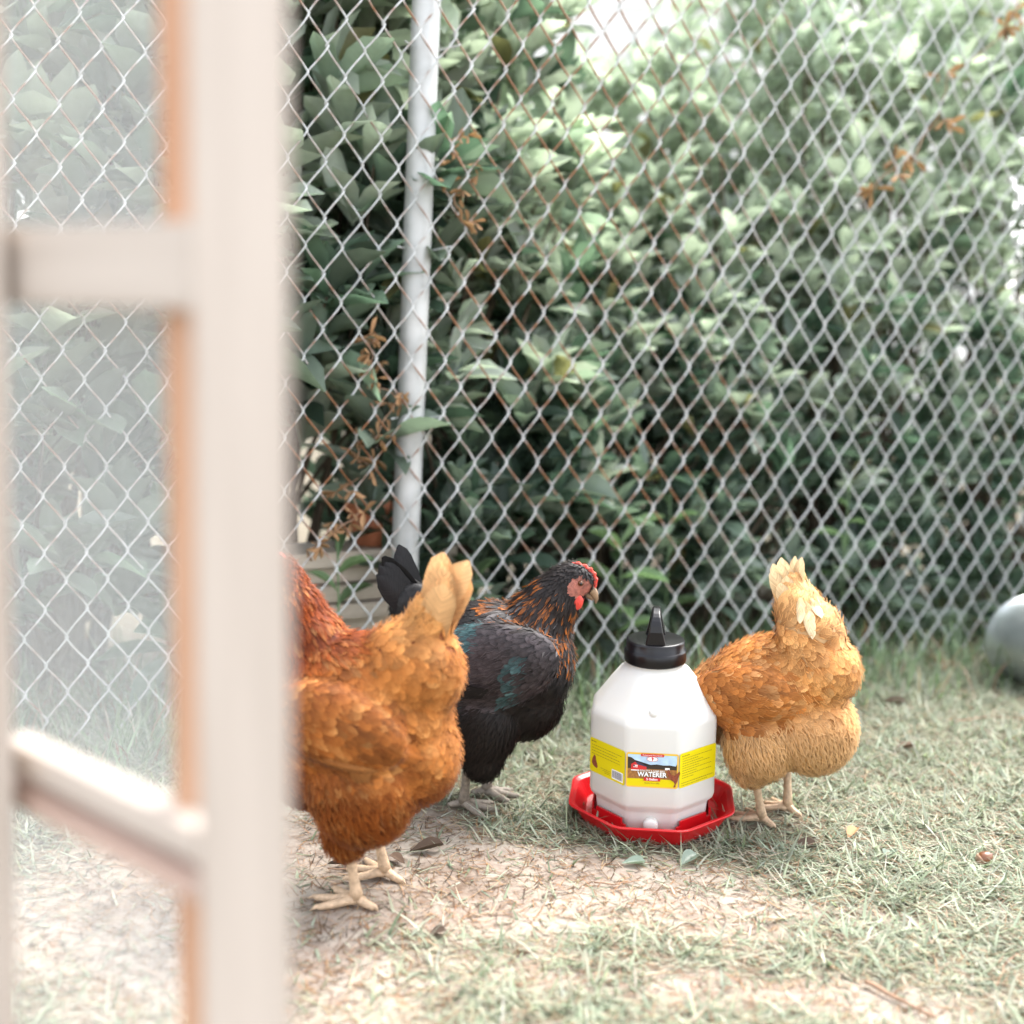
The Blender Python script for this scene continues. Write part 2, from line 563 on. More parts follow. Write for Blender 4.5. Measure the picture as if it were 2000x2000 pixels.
# lawn between the camera and the fence
x, y = region(300000, 1.0, 3.3)
keep = in_front(x, y, .06)
s = sand_mask(x, y)
keep &= rng.random(len(x)) > np.clip(.12 + .55 * (1 - clump(x, y)) + s * 1.1, 0, .97)
keep &= ~(trodden(x, y) & (rng.random(len(x)) < .93))
x, y = x[keep][:170000], y[keep][:170000]
n = len(x)
b0 = np.stack([x, y, hgt(x, y) - .001], -1)
nearf = np.clip(1 - np.abs((np.stack([x, y], -1) - FA[:2]) @ FN[:2]) / .25, 0, 1)
blades('lawn_grass', b0, rng.uniform(0, 6.28, n), rng.uniform(.7, 1.55, n), np.clip(rng.gamma(4, .006, n), .01, .055) * (.7 + .5 * clump(x, y)) * (1 + nearf * 1.2),
       rng.uniform(.0012, .0042, n), rng.uniform(-.1, .9, n), jit(GREENS, n), M_GRASS)
# dry clippings and straw lying on it
x, y = region(130000, 1.0, 3.2)
keep = in_front(x, y, .1)
s = sand_mask(x, y)
keep &= rng.random(len(x)) > np.clip(s * 1.15 - .05, 0, .93)
keep &= ~(trodden(x, y) & (rng.random(len(x)) < .6))
x, y = x[keep], y[keep]
n = len(x)
b0 = np.stack([x, y, hgt(x, y) + rng.uniform(0.001, .009, n) * (1 - sand_mask(x, y))], -1)
blades('dry_clippings', b0, rng.uniform(0, 6.28, n), rng.uniform(1.35, 1.68, n), rng.uniform(.008, .04, n),
       rng.uniform(.0006, .0019, n), rng.uniform(-.4, .4, n),
       np.where(rng.random((n, 1)) < .55, jit(STRAWS, n), jit(GREENS, n) * 1.15), M_GRASS)
# dark crumbs and bits on the bare soil
x, y = region(42000, 1.0, 2.3)
keep = in_front(x, y) & (rng.random(len(x)) < .12 + sand_mask(x, y))
x, y = x[keep], y[keep]; n = len(x)
b0 = np.stack([x, y, hgt(x, y) + .001], -1)
blades('soil_litter', b0, rng.uniform(0, 6.28, n), rng.uniform(1.35, 1.6, n), rng.gamma(2.0, .008, n),
       rng.uniform(.0005, .0017, n), rng.uniform(-.6, .6, n),
       jit([(0.12, .075, .045), (.2, .12, .07), (.30, .16, .075), (.06, .045, .035), (.36, .24, .14)], n), M_GRASS)
# rough tall grass along and behind the fence foot
u = rng.uniform(-.35, 3.2, 26000); nn = rng.normal(.08, .12, 26000) + rng.random(26000) * .25 * (rng.random(26000) < .5)
P = FA[None] + FU[None] * u[:, None] + FN[None] * nn[:, None]
n = len(P)
hh = np.clip(rng.gamma(3, .02, n), .02, .16) * (0.55 + .45 * np.sin(u * 9 + 2 * np.sin(u * 4)) ** 2)
blades('rough_grass', np.stack([P[:, 0], P[:, 1], hgt(P[:, 0], P[:, 1])], -1), rng.uniform(0, 6.28, n),
       rng.uniform(.05, .6, n), hh, rng.uniform(.002, .0045, n), rng.uniform(.2, 1.4, n),
       np.where(rng.random((n, 1)) < .2, jit(STRAWS, n), jit([(0.13, .2, .10), (.19, .27, .15), (.24, .32, .2)], n)), M_GRASS, segs=3)

for nm_, lb_, ct_ in (('lawn_grass', 'short pale green lawn grass covering the run', 'grass'), ('dry_clippings', 'dry straw and grass clippings scattered over the lawn', 'clippings'),
                      ('soil_litter', 'brown needles and crumbs on the bare sandy soil', 'litter'), ('rough_grass', 'taller rough grass along the foot of the fence', 'grass')):
    tag(bpy.data.objects[nm_], lb_, ct_)

# ------------------------------------------------------------------ chain-link fence
WCOL = 0.0302; VP = 0.0868


def wire_mesh(name, nhalf, seed):
    rg = np.random.default_rng(seed)
    A = WCOL / 2 + 0.0018
    ss = [0.0, 0.07, 0.16, 0.3, 0.5, 0.7, 0.84, 0.93]
    pts, rw = [], []
    d = 0.0028
    for h in range(nhalf):
        jz = rg.normal(0, .0012)
        for s_ in ss:
            tri = -1 + 2 * s_
            xx = A * (0.84 * tri + 0.16 * math.sin(tri * math.pi / 2) / 1.0)
            sg = 1 if h % 2 == 0 else -1
            yy = -sg * d * math.sin(math.pi * s_) ** 0.6 if 0 < s_ < 1 else 0.0
            pts.append((sg * xx, yy, (h + s_) * VP / 2 + jz * math.sin(math.pi * s_)))
            rw.append(0.25 + 0.75 * math.sin(math.pi * s_) ** .7 if sg > 0 else .55 + .45 * math.sin(math.pi * s_))
            if sg > 0: rw[-1] *= .9 if s_ < .6 else .62
    v, f = tube(pts, 0.0016, 6)
    me = vf_mesh(name, [(v, f)])
    a = me.attributes.new('rustw', 'FLOAT', 'POINT')
    a.data.foreach_set('value', np.repeat(np.array(rw, np.float32), 6))
    me.materials.append(M_FENCE)
    return me


fence = empty('chain_link_fence', tuple(FA), (0, 0, FANG))
tag(fence, 'rusty galvanised chain-link fence running behind the hens', 'fence')
NH = 36
wires = [wire_mesh('wire', NH, k) for k in range(4)]
u0 = -0.42
nw = int((3.4 - u0) / WCOL)
for i in range(nw):
    o = link('wire', wires[i % 4], None, fence)
    o.location = (u0 + i * WCOL, 0.0, 0.012 + (i % 2) * VP / 2)
    o.rotation_euler = (random.uniform(-.002, .002), random.uniform(-.0015, .0015), 0)
# steel post just behind the mesh
pb = fence_pt(783, 1300, .032); pt_ = fence_pt(833, 0, .034)
ax = pt_ - pb
base = pb - ax * (pb[2] / ax[2]); top = base + ax * (1.75 / ax[2])
post = empty('fence_post', tuple(base))
tag(post, 'round galvanised steel post holding up the chain-link fence', 'post')
prof = [np.zeros(3) + (top - base) * t for t in np.linspace(-.03, 1, 8)]
tube_obj('tube', prof, 0.0235, M_POST, post, 24)
capv = (top - base)
tube_obj('cap', [capv * .995, capv * 1.0, capv * 1.012, capv * 1.02], [.0255, .026, .02, .004], M_POST, post, 24)
for zz in (.22, .52, .80, 1.12, 1.4):
    c = capv * (zz / capv[2])
    pts = []
    for k in range(15):
        a = math.pi * (0.02 + 0.96 * k / 14)
        loc = FU * math.cos(a) * .027 + FN * (math.sin(a) * .027 if k not in (0, 14) else -.012)
        pts.append(c + loc)
    pts = [pts[0] + FU * .022 - FN * .022 + np.array([0, 0, .006])] + pts + [pts[-1] - FU * .018 - FN * .02]
    tube_obj('tie_wire', pts, 0.0013, M_POST, post, 6)

# ------------------------------------------------------------------ shrubs behind the fence


def leaf_template(nu=3, nv=5, fold=.25, curl=.25):
    us = np.linspace(-1, 1, nu); vs = np.linspace(0, 1, nv)
    T = np.zeros((nv, nu, 3))
    for j, v in enumerate(vs):
        w = (math.sin(math.pi * min(1, (v * .92 + .02)) ** 1.25) ** .8) if v < 1 else 0.04
        if v == 0: w = .10
        for i, u_ in enumerate(us):
            T[j, i] = (v, u_ * w, fold * abs(u_) * w * .5 - curl * v * v * .5)
    i = np.arange(nu * nv).reshape(nv, nu)
    F = np.stack([i[:-1, :-1], i[:-1, 1:], i[1:, 1:], i[1:, :-1]], -1).reshape(-1, 4)
    return T.reshape(-1, 3), F


LT, LF = leaf_template()
LT2, LF2 = leaf_template(5, 8)


def frames(D, roll=None):
    """orthonormal frames with x along D; y sideways; z up-ish"""
    X = D / (np.linalg.norm(D, axis=1)[:, None] + 1e-9)
    Zr = np.tile(np.array([0, 0, 1.0]), (len(X), 1)) + rng.normal(0, .28, X.shape)
    Y = np.cross(Zr, X); Y /= np.linalg.norm(Y, axis=1)[:, None] + 1e-9
    Z = np.cross(X, Y)
    return X, Y, Z


def leaves_mesh(name, P, D, L, W, col):
    X, Y, Z = frames(D)
    n = len(P); t = LT
    V = (P[:, None] + X[:, None] * (t[None, :, 0:1] * L[:, None, None]) + Y[:, None] * (t[None, :, 1:2] * W[:, None, None])
         + Z[:, None] * (t[None, :, 2:3] * L[:, None, None]))
    F = (LF[None] + (np.arange(n) * len(t))[:, None, None]).reshape(-1, 4)
    c = np.repeat(col, len(t), axis=0)
    return np_mesh(name, V.reshape(-1, 3), F, True, col=c)


LEAFCOLS = [(0.098, 0.148, 0.108), (0.074, 0.118, 0.086), (0.140, 0.19, 0.148), (0.185, 0.235, 0.19), (0.054, 0.088, 0.064)]
single_leaf = []
for k in range(3):
    t, f = leaf_template(5, 8, .2 + .15 * k, .12 + .2 * k)
    V = t * np.array([.082, .0145 + .0015 * k, .082])
    me = np_mesh('leaf', V, f); me.materials.append(M_LEAF1); single_leaf.append(me)


def whorl(base, axis, k, L, W, spread):
    """leaf bases and directions of one rosette at a twig end"""
    a = axis / np.linalg.norm(axis)
    e1 = np.cross(a, [0.3, 0.2, 1.0]); e1 /= np.linalg.norm(e1) + 1e-9
    e2 = np.cross(a, e1)
    ph = rng.uniform(0, 6.28)
    P, D, LL, WW = [], [], [], []
    for i in range(k):
        an = ph + i * 2.4
        sp = spread * rng.uniform(.6, 1.15) * (0.45 + .55 * i / max(1, k - 1))
        d = a * math.cos(sp) + (e1 * math.cos(an) + e2 * math.sin(an)) * math.sin(sp)
        P.append(base - a * (.004 * i)); D.append(d)
        f_ = rng.uniform(.55, 1.22)
        LL.append(L * f_); WW.append(W * f_ * rng.uniform(.85, 1.15))
    return P, D, LL, WW


def shrub(u0, u1, top, label, n_clust, front0=.05, lean=.25, depth=.75, light=1.0, nsingle=40, low=.05, Ls=.078, lit_top=0.0):
    uc = (u0 + u1) / 2
    basep = fw_(uc, .42, 0)
    root = empty('shrub', tuple(basep))
    tag(root, label, 'shrub', 'evergreen shrubs behind the fence')
    P, D, L, W, C = [], [], [], [], []
    ends = []
    for i in range(n_clust):
        uu = rng.uniform(u0 - .06, u1 + .06)
        z = low + (top - low) * rng.random() ** .85
        # dome: the front face leans back with height
        f0 = front0 + lean * (z / max(top, .1)) ** 2
        q = rng.random()
        nn_ = f0 + (depth - f0 if depth > f0 else .1) * (q ** 1.6)
        zt = z * (1 - .1 * rng.random())
        p = fw_(uu, nn_, zt)
        ax_ = -FN * (1.0 - q) * rng.uniform(.2, 1.1) + np.array([0, 0, rng.uniform(.35, 1.3)]) + FU * rng.uniform(-.7, .7)
        k = rng.integers(5, 10)
        a, b, c, d = whorl(p, ax_, k, Ls * 1.12, .0158 * Ls / .078, rng.uniform(.8, 1.35))
        P += a; D += b; L += c; W += d
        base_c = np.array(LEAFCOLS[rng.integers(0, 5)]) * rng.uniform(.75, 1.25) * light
        if rng.random() < lit_top * min(1, max(0, (z - .35) / .6)): base_c = np.array((.40, .45, .385)) * rng.uniform(.8, 1.2)   # bright light on the hedge top, painted into the leaf colour
        C += [base_c * rng.uniform(.75, 1.3) if rng.random() > .025 else np.array((.25, .235, .11)) * rng.uniform(.6, 1.1) for _ in range(k)]
        if rng.random() < .28: ends.append(p)
    P, D, L, W, C = map(np.array, (P, D, L, W, C))
    loc = basep
    # nearest leaves become parts of their own
    nd = (P - FA) @ FN
    order = np.argsort(nd + rng.random(len(P)) * .06)
    single = order[:nsingle]
    rest = order[nsingle:]
    X, Y, Z = frames(D[single])
    for j, idx in enumerate(single):
        o = link('leaf', single_leaf[j % 3], None, root)
        s_ = L[idx] / .078
        mtx = Matrix(((X[j][0] * s_, Y[j][0] * s_, Z[j][0] * s_, P[idx][0] - loc[0]),
                      (X[j][1] * s_, Y[j][1] * s_, Z[j][1] * s_, P[idx][1] - loc[1]),
                      (X[j][2] * s_, Y[j][2] * s_, Z[j][2] * s_, P[idx][2] - loc[2]), (0, 0, 0, 1)))
        o.matrix_basis = mtx
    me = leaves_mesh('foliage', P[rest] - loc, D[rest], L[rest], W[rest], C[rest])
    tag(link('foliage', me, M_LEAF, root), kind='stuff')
    parts = []
    for p in ends[:70]:
        st = fw_(uc + rng.uniform(-.12, .12), .42 + rng.uniform(-.1, .1), 0) - loc
        e = p - loc
        mid = st * .5 + e * .5 + np.array([rng.uniform(-.04, .04), rng.uniform(-.04, .04), .06])
        ts = np.linspace(0, 1, 7)[:, None]
        pts = (1 - ts) ** 2 * st + 2 * ts * (1 - ts) * mid + ts ** 2 * e
        parts.append(tube(pts, np.linspace(.008, .0022, 7), 5))
    tag(link('stems', vf_mesh('stems', parts), M_STEM, root), kind='stuff')
    return root


def fu(px, py=600):
    return fco(fence_pt(px, py))[0]


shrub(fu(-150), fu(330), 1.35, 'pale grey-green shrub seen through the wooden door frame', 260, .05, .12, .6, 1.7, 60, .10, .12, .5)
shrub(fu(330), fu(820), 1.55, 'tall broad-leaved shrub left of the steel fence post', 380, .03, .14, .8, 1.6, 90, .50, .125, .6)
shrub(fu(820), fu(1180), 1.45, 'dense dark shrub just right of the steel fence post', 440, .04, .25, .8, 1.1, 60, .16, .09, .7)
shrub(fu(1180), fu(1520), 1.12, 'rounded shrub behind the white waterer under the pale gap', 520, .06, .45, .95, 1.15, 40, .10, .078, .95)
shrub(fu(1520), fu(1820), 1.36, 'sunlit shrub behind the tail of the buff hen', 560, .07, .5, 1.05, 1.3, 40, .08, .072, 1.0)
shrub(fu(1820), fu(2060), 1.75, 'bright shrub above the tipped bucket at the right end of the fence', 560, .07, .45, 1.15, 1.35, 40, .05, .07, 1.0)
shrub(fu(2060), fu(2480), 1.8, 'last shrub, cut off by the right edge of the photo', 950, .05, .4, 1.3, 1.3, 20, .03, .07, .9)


def weed(px, py, off, k, L, label):
    p = fence_pt(px, py, off)
    root = empty('weed', (p[0], p[1], 0)); tag(root, label, 'weed', 'weeds at the fence foot')
    h = p[2]
    tube_obj('stem', [(0, 0, 0), (.004, .002, h * .5), (0, 0, h)], [.0025, .002, .0014], M_WEED, root, 6)
    for i in range(k):
        a = i * 2.4 + rng.uniform(-.3, .3); tz = rng.uniform(.2, 1.0)
        d = np.array([math.cos(a), math.sin(a), tz]); d /= np.linalg.norm(d)
        X, Y, Z = frames(d[None])
        o = link('leaf', weed_leaf, None, root); s_ = L * rng.uniform(.7, 1.2) / .1
        o.matrix_basis = Matrix(((X[0][0] * s_, Y[0][0] * s_, Z[0][0] * s_, 0), (X[0][1] * s_, Y[0][1] * s_, Z[0][1] * s_, 0), (X[0][2] * s_, Y[0][2] * s_, Z[0][2] * s_, h * (.35 + .65 * i / k)), (0, 0, 0, 1)))


M_WEED = leafy('weed_leaf', .5, .4, .4, use_attr=False, c=(0.17, 0.26, 0.13), obj_var=.3)
t_, f_ = leaf_template(5, 8, .4, .5)
weed_leaf = np_mesh('leaf', t_ * np.array([.1, .012, .1]), f_); weed_leaf.materials.append(M_WEED)
weed(1215, 1040, .05, 9, .10, 'broad pale weed just right of the black hen\'s head')
weed(1310, 960, .10, 7, .07, 'small grey-green weed above the cap of the waterer')
weed(1660, 930, .06, 8, .06, 'weed tangled in the mesh above the buff hen\'s tail')
weed(930, 1020, .12, 7, .09, 'light green weed between the steel post and the black hen')
weed(660, 1060, .06, 7, .08, 'weed by the boards left of the steel post')

# ------------------------------------------------------------------ things behind the fence
deadleaf_t, deadleaf_f = leaf_template(3, 5, .5, -.5)
deadleaf_me = [np_mesh('leaflet', deadleaf_t * np.array([.028, .0042, .028]), deadleaf_f),
               np_mesh('leaflet', deadleaf_t * np.array([.022, .0034, -.022]), deadleaf_f)]
for me in deadleaf_me: me.materials.append(M_DEAD)


def dead_vine(name, label, pix, off, stars, size=1.0):
    pts = np.array([fence_pt(x, y, off) for x, y in pix])
    root = empty(name, tuple(pts[-1]))
    tag(root, label, 'dead vine', 'dry brown vines on the fence')
    loc = pts[-1]
    sm = [pts[0] - loc]
    for a, b in zip(pts[:-1], pts[1:]):
        for t in (.33, .66, 1): sm.append(a + (b - a) * t - loc + rng.normal(0, .003, 3))
    tube_obj('stem', sm, np.linspace(.0012, .0018, len(sm)), M_STICK, root, 5)
    for (x, y) in pix:
        c = fence_pt(x, y, off) - loc
        for j in range(stars):
            cc = c + rng.normal(0, .011, 3) * size
            k = rng.integers(3, 6)
            for i in range(k):
                o = link('leaflet', deadleaf_me[rng.integers(0, 2)], None, root)
                d = np.array([rng.normal(), rng.normal() * .5 - .3, rng.normal() - .6]); d /= np.linalg.norm(d)
                X, Y, Z = frames(d[None])
                s_ = size * rng.uniform(.6, 1.25)
                o.matrix_basis = Matrix(((X[0][0] * s_, Y[0][0] * s_, Z[0][0] * s_, cc[0]), (X[0][1] * s_, Y[0][1] * s_, Z[0][1] * s_, cc[1]),
                                         (X[0][2] * s_, Y[0][2] * s_, Z[0][2] * s_, cc[2]), (0, 0, 0, 1)))


dead_vine('dead_vine', 'dry brown vine hanging in the mesh left of the steel post',
          [(735, 655), (722, 690), (728, 735), (770, 780), (745, 845), (695, 880), (722, 915), (668, 955), (700, 1000), (650, 1035), (610, 1075)], .006, 3, .9)
dead_vine('dead_vine', 'small rusty brown vine high on the right of the steel post',
          [(905, 260), (880, 300), (920, 330), (885, 385), (905, 425)], .006, 3, .75)
dead_vine('dead_vine', 'brown creeper in the upper right corner of the fence',
          [(1990, 0), (1965, 60), (1850, 150), (1830, 230), (1790, 300), (1740, 330), (1695, 370)], .01, 2, 1.2)

# heap of old boards and a pot behind the fence
M_BOARD = wood('grey_board', (0.40, 0.33, 0.26), (0.56, 0.49, 0.40), (3, 40, 40))
M_TERRA = simple('terracotta', (0.45, 0.16, 0.08), 0.8, noise=0.2)
heap_c = fence_pt(690, 1180, .17)
heap = empty('board_stack', (heap_c[0], heap_c[1], 0), (0, 0, FANG + .1))
tag(heap, 'low stack of weathered boards behind the fence left of the post', 'boards')
zc = 0.0
for k in range(9):
    bm = bmesh.new(); bmesh.ops.create_cube(bm, size=1)
    for v in bm.verts: v.co = Vector((v.co.x * (.50 - .02 * k), v.co.y * .11, v.co.z * .026))
    bmesh.ops.bevel(bm, geom=bm.edges[:], offset=.002, segments=1)
    o = bm_obj('board', bm, M_BOARD, heap)
    o.location = (random.uniform(-.05, .05), random.uniform(-.02, .02), .016 + zc); zc += .031
    o.rotation_euler = (0, 0, random.uniform(-.12, .12))
pot = empty('terracotta_pot', (heap_c[0] + .03, heap_c[1] + .01, zc + .001))
tag(pot, 'small terracotta pot on the boards behind the fence', 'pot')


def lathe(profile, sides=32):
    V, F = [], []
    for r, z in profile:
        for k in range(sides):
            a = 2 * math.pi * k / sides
            V.append((r * math.cos(a), r * math.sin(a), z))
    for i in range(len(profile) - 1):
        for k in range(sides):
            k2 = (k + 1) % sides
            F.append((i * sides + k, i * sides + k2, (i + 1) * sides + k2, (i + 1) * sides + k))
    return V, F


link('wall', vf_mesh('wall', [lathe([(.001, 0), (.032, 0), (.045, .075), (.040, .075), (.03, .008), (.001, .008)])]), M_TERRA, pot)
link('rim', vf_mesh('rim', [lathe([(.046, .058), (.050, .060), (.051, .082), (.046, .084), (.043, .082), (.043, .06)])]), M_TERRA, pot)

# white house far behind the shrubs
house = empty('white_house', (at_y(1430, 60, 9.0)[0], 9.0, 0))
tag(house, 'pale white house far behind the shrubs at the top', 'house')
M_WHITE = simple('white_siding', (0.8, 0.8, 0.78), 0.6, noise=.05)
M_GLASSG = simple('house_glass', (0.25, 0.28, 0.3), 0.15)
M_ROOF = simple('house_roof', (0.2, 0.19, 0.19), 0.9, noise=.2)


def box_part(name, size, loc, mat, parent, bevel=.0, rot=(0, 0, 0), segs=1):
    bm = bmesh.new(); bmesh.ops.create_cube(bm, size=1)
    for v in bm.verts: v.co = Vector((v.co.x * size[0], v.co.y * size[1], v.co.z * size[2]))
    if bevel: bmesh.ops.bevel(bm, geom=bm.edges[:], offset=bevel, segments=segs, affect='EDGES')
    o = bm_obj(name, bm, mat, parent)
    o.location = loc; o.rotation_euler = rot
    return o


box_part('wall', (4.5, .2, 4.6), (0, .6, 2.3), M_WHITE, house)
for k in range(27): box_part('siding_board', (4.5, .03, .15), (0, .487, .12 + k * .165), M_WHITE, house, .004)
for dx in (-.05, 1.3):
    w = box_part('window', (.42, .04, 1.0), (dx, .45, 2.2), M_WHITE, house)
    box_part('pane', (.34, .02, .9), (0, -.02, 0), M_GLASSG, w)
for dx in (-.42, .42): box_part('porch_column', (.16, .16, 4.4), (dx, -.2, 2.2), M_WHITE, house, .01)
box_part('roof', (5.0, 1.6, .12), (0, .6, 4.7), M_ROOF, house, .01)

# ------------------------------------------------------------------ wooden door frame, close to the lens
door = empty('coop_door', (-0.12, 0.545, 0))
tag(door, 'blurred pale pine coop door frame with wire mesh, close on the left', 'door')
DOOR0 = np.array([-0.12, 0.545, 0.0])


def beam(name, a, b, wx, wy, ang, mat, bevel=.002):
    """square timber between two points; cross-section wx by wy turned by ang about its own axis' vertical"""
    a = np.asarray(a) - DOOR0; b = np.asarray(b) - DOOR0
    d = b - a; L_ = np.linalg.norm(d); z = d / L_
    x = np.array([math.cos(ang), math.sin(ang), 0]); x = x - z * (x @ z); x /= np.linalg.norm(x)
    y = np.cross(z, x)
    bm = bmesh.new(); bmesh.ops.create_cube(bm, size=1)
    for v in bm.verts: v.co = Vector((v.co.x * wx, v.co.y * wy, v.co.z * L_))
    bmesh.ops.bevel(bm, geom=bm.edges[:], offset=bevel, segments=2, affect='EDGES')
    o = bm_obj(name, bm, mat, door)
    c = (a + b) / 2
    o.matrix_basis = Matrix(((x[0], y[0], z[0], c[0]), (x[1], y[1], z[1], c[1]), (x[2], y[2], z[2], c[2]), (0, 0, 0, 1)))
    return o


def vert_line(px0, px1, Y):
    a = at_y(px0, 0, Y); b = at_y(px1, 2000, Y)
    d = (b - a) / (b[2] - a[2])
    return a + d * (0.0 - a[2]), a + d * (1.25 - a[2])


lo, hi = vert_line(464, 484, .548)
beam('post', lo, hi, .0412, .0412, math.atan2(.12, .56) * 1.0, M_PALE)
lo, hi = vert_line(350, 392, .605)
beam('shade_strip', lo, hi, .019, .014, 0.2, M_WARMSHADE)  # strip added beside the post; its orange paints the warm reflected shade
RL = at_y(372, 1632, .548); zL = RL[2] - .004
dL = ray(0, 1465); LL_ = CAMP + dL * ((zL - CAM_H) / dL[2])
rd = (LL_ - RL); rd[2] = 0; rd /= np.linalg.norm(rd)
RL[2] = zL - .012; LL_[2] = zL - .012
rang = math.atan2(rd[1], rd[0])
rn = np.array([-rd[1], rd[0], 0]); rn = rn if rn[1] > 0 else -rn
beam('lower_rail', RL + rd * .008 + rn * .024, LL_ + rd * .03 + rn * .024, .020, .017, 0, M_PALE)
beam('rail_shade_strip', RL + rd * .008 + np.array([0, 0, -.020]) + rn * .020, LL_ + rd * .03 + np.array([0, 0, -.020]) + rn * .020, .020, .012, 0, M_RAILSHADE)  # strip added under the rail, coloured as its shaded front behind reddish mesh
UR = at_y(372, 515, .548); UL = at_y(200, 515, .70)
UR = np.array([RL[0], RL[1], UR[2]]); UL = np.array([LL_[0], LL_[1], UR[2] + .0])
beam('upper_rail', UR - rd * .010 + rn * .020, UL + rd * .03 + rn * .020, .022, .040, 0, M_PALE)
sl, sh = vert_line(-62, -24, .66)
beam('side_post', sl, sh, .032, .032, .4, M_PALE)
# mesh: fine galvanised cloth stapled behind the rails
parts = []
A0 = RL - rd * .0 + rn * .040 - DOOR0; B0 = LL_ + rd * .075 + rn * .040 - DOOR0
Lm = np.linalg.norm((B0 - A0)[:2])
dm = (B0 - A0); dm[2] = 0; dm /= Lm


def thin_bar(p, q, w):
    p = np.asarray(p); q = np.asarray(q)
    return tube([p, q], w, 4, False)


for i in range(int(Lm / .0052)):
    c = A0 + dm * (i * .0052)
    parts.append(thin_bar((c[0], c[1], .05), (c[0], c[1], 1.15), .00040))
for j in range(int(.8 / .0052)):
    z = .30 + j * .0052
    parts.append(thin_bar((A0[0], A0[1], z), (B0[0], B0[1], z), .0003))
tag(link('wire_cloth', vf_mesh('wire_cloth', parts), M_CLOTH, door), kind='stuff')

# ------------------------------------------------------------------ galvanised bucket at the right edge
bk = G(2095, 1376)
bucket = empty('tipped_bucket', (bk[0], bk[1] + .02, .088), (0, 0, 0))
bucket.scale = (.91, .91, .91)
tag(bucket, 'galvanised metal bucket lying on its side at the right edge', 'bucket')
M_BUCKET = simple('bucket_zinc', (0.62, 0.66, 0.67), 0.33, 0.85, noise=.08, nscale=18)
prof = [(.0005, .006), (.05, .006), (.072, .004), (.080, .0), (.088, .004), (.0925, .014), (.0935, .03), (.095, .10), (.097, .175), (.101, .178), (.101, .183), (.095, .183), (.092, .10), (.088, .014), (.001, .012)]
shell = link('shell', vf_mesh('shell', [lathe(prof, 48)]), M_BUCKET, bucket)
rot_b = Matrix.Rotation(math.radians(8), 4, 'Z') @ Matrix.Rotation(math.radians(-90 - 2), 4, 'X')
shell.matrix_basis = rot_b
bp_ = []
for k in range(21):
    a = math.pi * k / 20
    bp_.append(Vector((-.03 + .055 * math.sin(a) * -1 + .02, .075 * math.cos(a) + .02, -.012 - .01 * math.sin(a))))
hd = tube_obj('bail', [tuple(p) for p in bp_], .0035, M_BUCKET, bucket, 8)
hd.matrix_basis = rot_b

# ------------------------------------------------------------------ small things on the ground


def ground_leaf(px, py, L, W, ang, mat, label, curl=.3, lift=.004):
    t, f = leaf_template(5, 8, .5, -curl)
    me = np_mesh('fallen_leaf', t * np.array([L, W, L]), f)
    p = G(px, py)
    o = link('fallen_leaf', me, mat)
    o.location = (p[0], p[1], hgt(p[0], p[1]) + lift)
    o.rotation_euler = (random.uniform(-.2, .2), random.uniform(-.1, .15), ang)
    tag(o, label, 'leaf', 'fallen leaves on the ground')


ground_leaf(800, 1668, .045, .010, .3, M_DARKLEAF, 'curled grey leaf on bare soil right of the rust-brown hen\'s feet')
ground_leaf(790, 1690, .026, .008, 2.5, M_DARKLEAF, 'small dark leaf scrap below the curled grey leaf')
ground_leaf(640, 1692, .035, .006, .1, M_DARKLEAF, 'dark leaf scrap left of the rust-brown hen\'s legs')
ground_leaf(1545, 1662, .04, .010, .2, M_DARKLEAF, 'dark dry leaf in the grass below the buff hen')
ground_leaf(1745, 1470, .04, .009, .2, M_DARKLEAF, 'dark leaf lying in the lawn right of the buff hen')
ground_leaf(1718, 1375, .05, .011, -.3, M_DARKLEAF, 'dark leaf in the lawn near the fence foot')
ground_leaf(1828, 1322, .06, .018, .5, M_DEAD, 'reddish brown dry leaf at the fence foot left of the bucket', .5)
ground_leaf(1850, 1312, .05, .016, 2.1, M_DEAD, 'curled brown leaf at the fence foot close to the bucket', .6)
ground_leaf(1655, 1652, .03, .008, .9, M_DEAD, 'narrow brown leaf in the grass at lower right')
ground_leaf(1215, 1690, .03, .008, .1, M_LEAF1, 'pale green leaf on the sand in front of the waterer')
ground_leaf(1330, 1695, .032, .010, .8, M_LEAF1, 'pale green leaf in the grass right below the red tray')
ground_leaf(840, 1830, .018, .008, .3, M_DARKLEAF, 'tiny dark crumb of leaf on the sand at lower middle')
ground_leaf(1735, 1690, .03, .009, 1.2, M_LEAF1, 'pale leaf in the lawn below the buff hen, far right')


def stick(px, r, label):
    pts = []
    for (x, y) in px:
        p = G(x, y); pts.append((p[0], p[1], hgt(p[0], p[1]) + r + .003))
    P_ = np.array(pts)
    root = empty('twig', tuple(P_[0])); tag(root, label, 'twig', 'twigs on the ground')
    sm = [P_[0] - P_[0]]
    for a, b in zip(P_[:-1], P_[1:]):
        for t in (.25, .5, .75, 1): sm.append(a + (b - a) * t - P_[0] + rng.normal(0, r * .35, 3))
    tube_obj('stem', sm, np.linspace(r, r * .7, len(sm)), M_STICK, root, 7)
    m = len(sm) // 2
    tube_obj('side_shoot', [sm[m], sm[m] + np.array([.008, .006, .006]), sm[m] + np.array([.016, .009, .008])], [r * .5, r * .4, r * .2], M_STICK, root, 5)


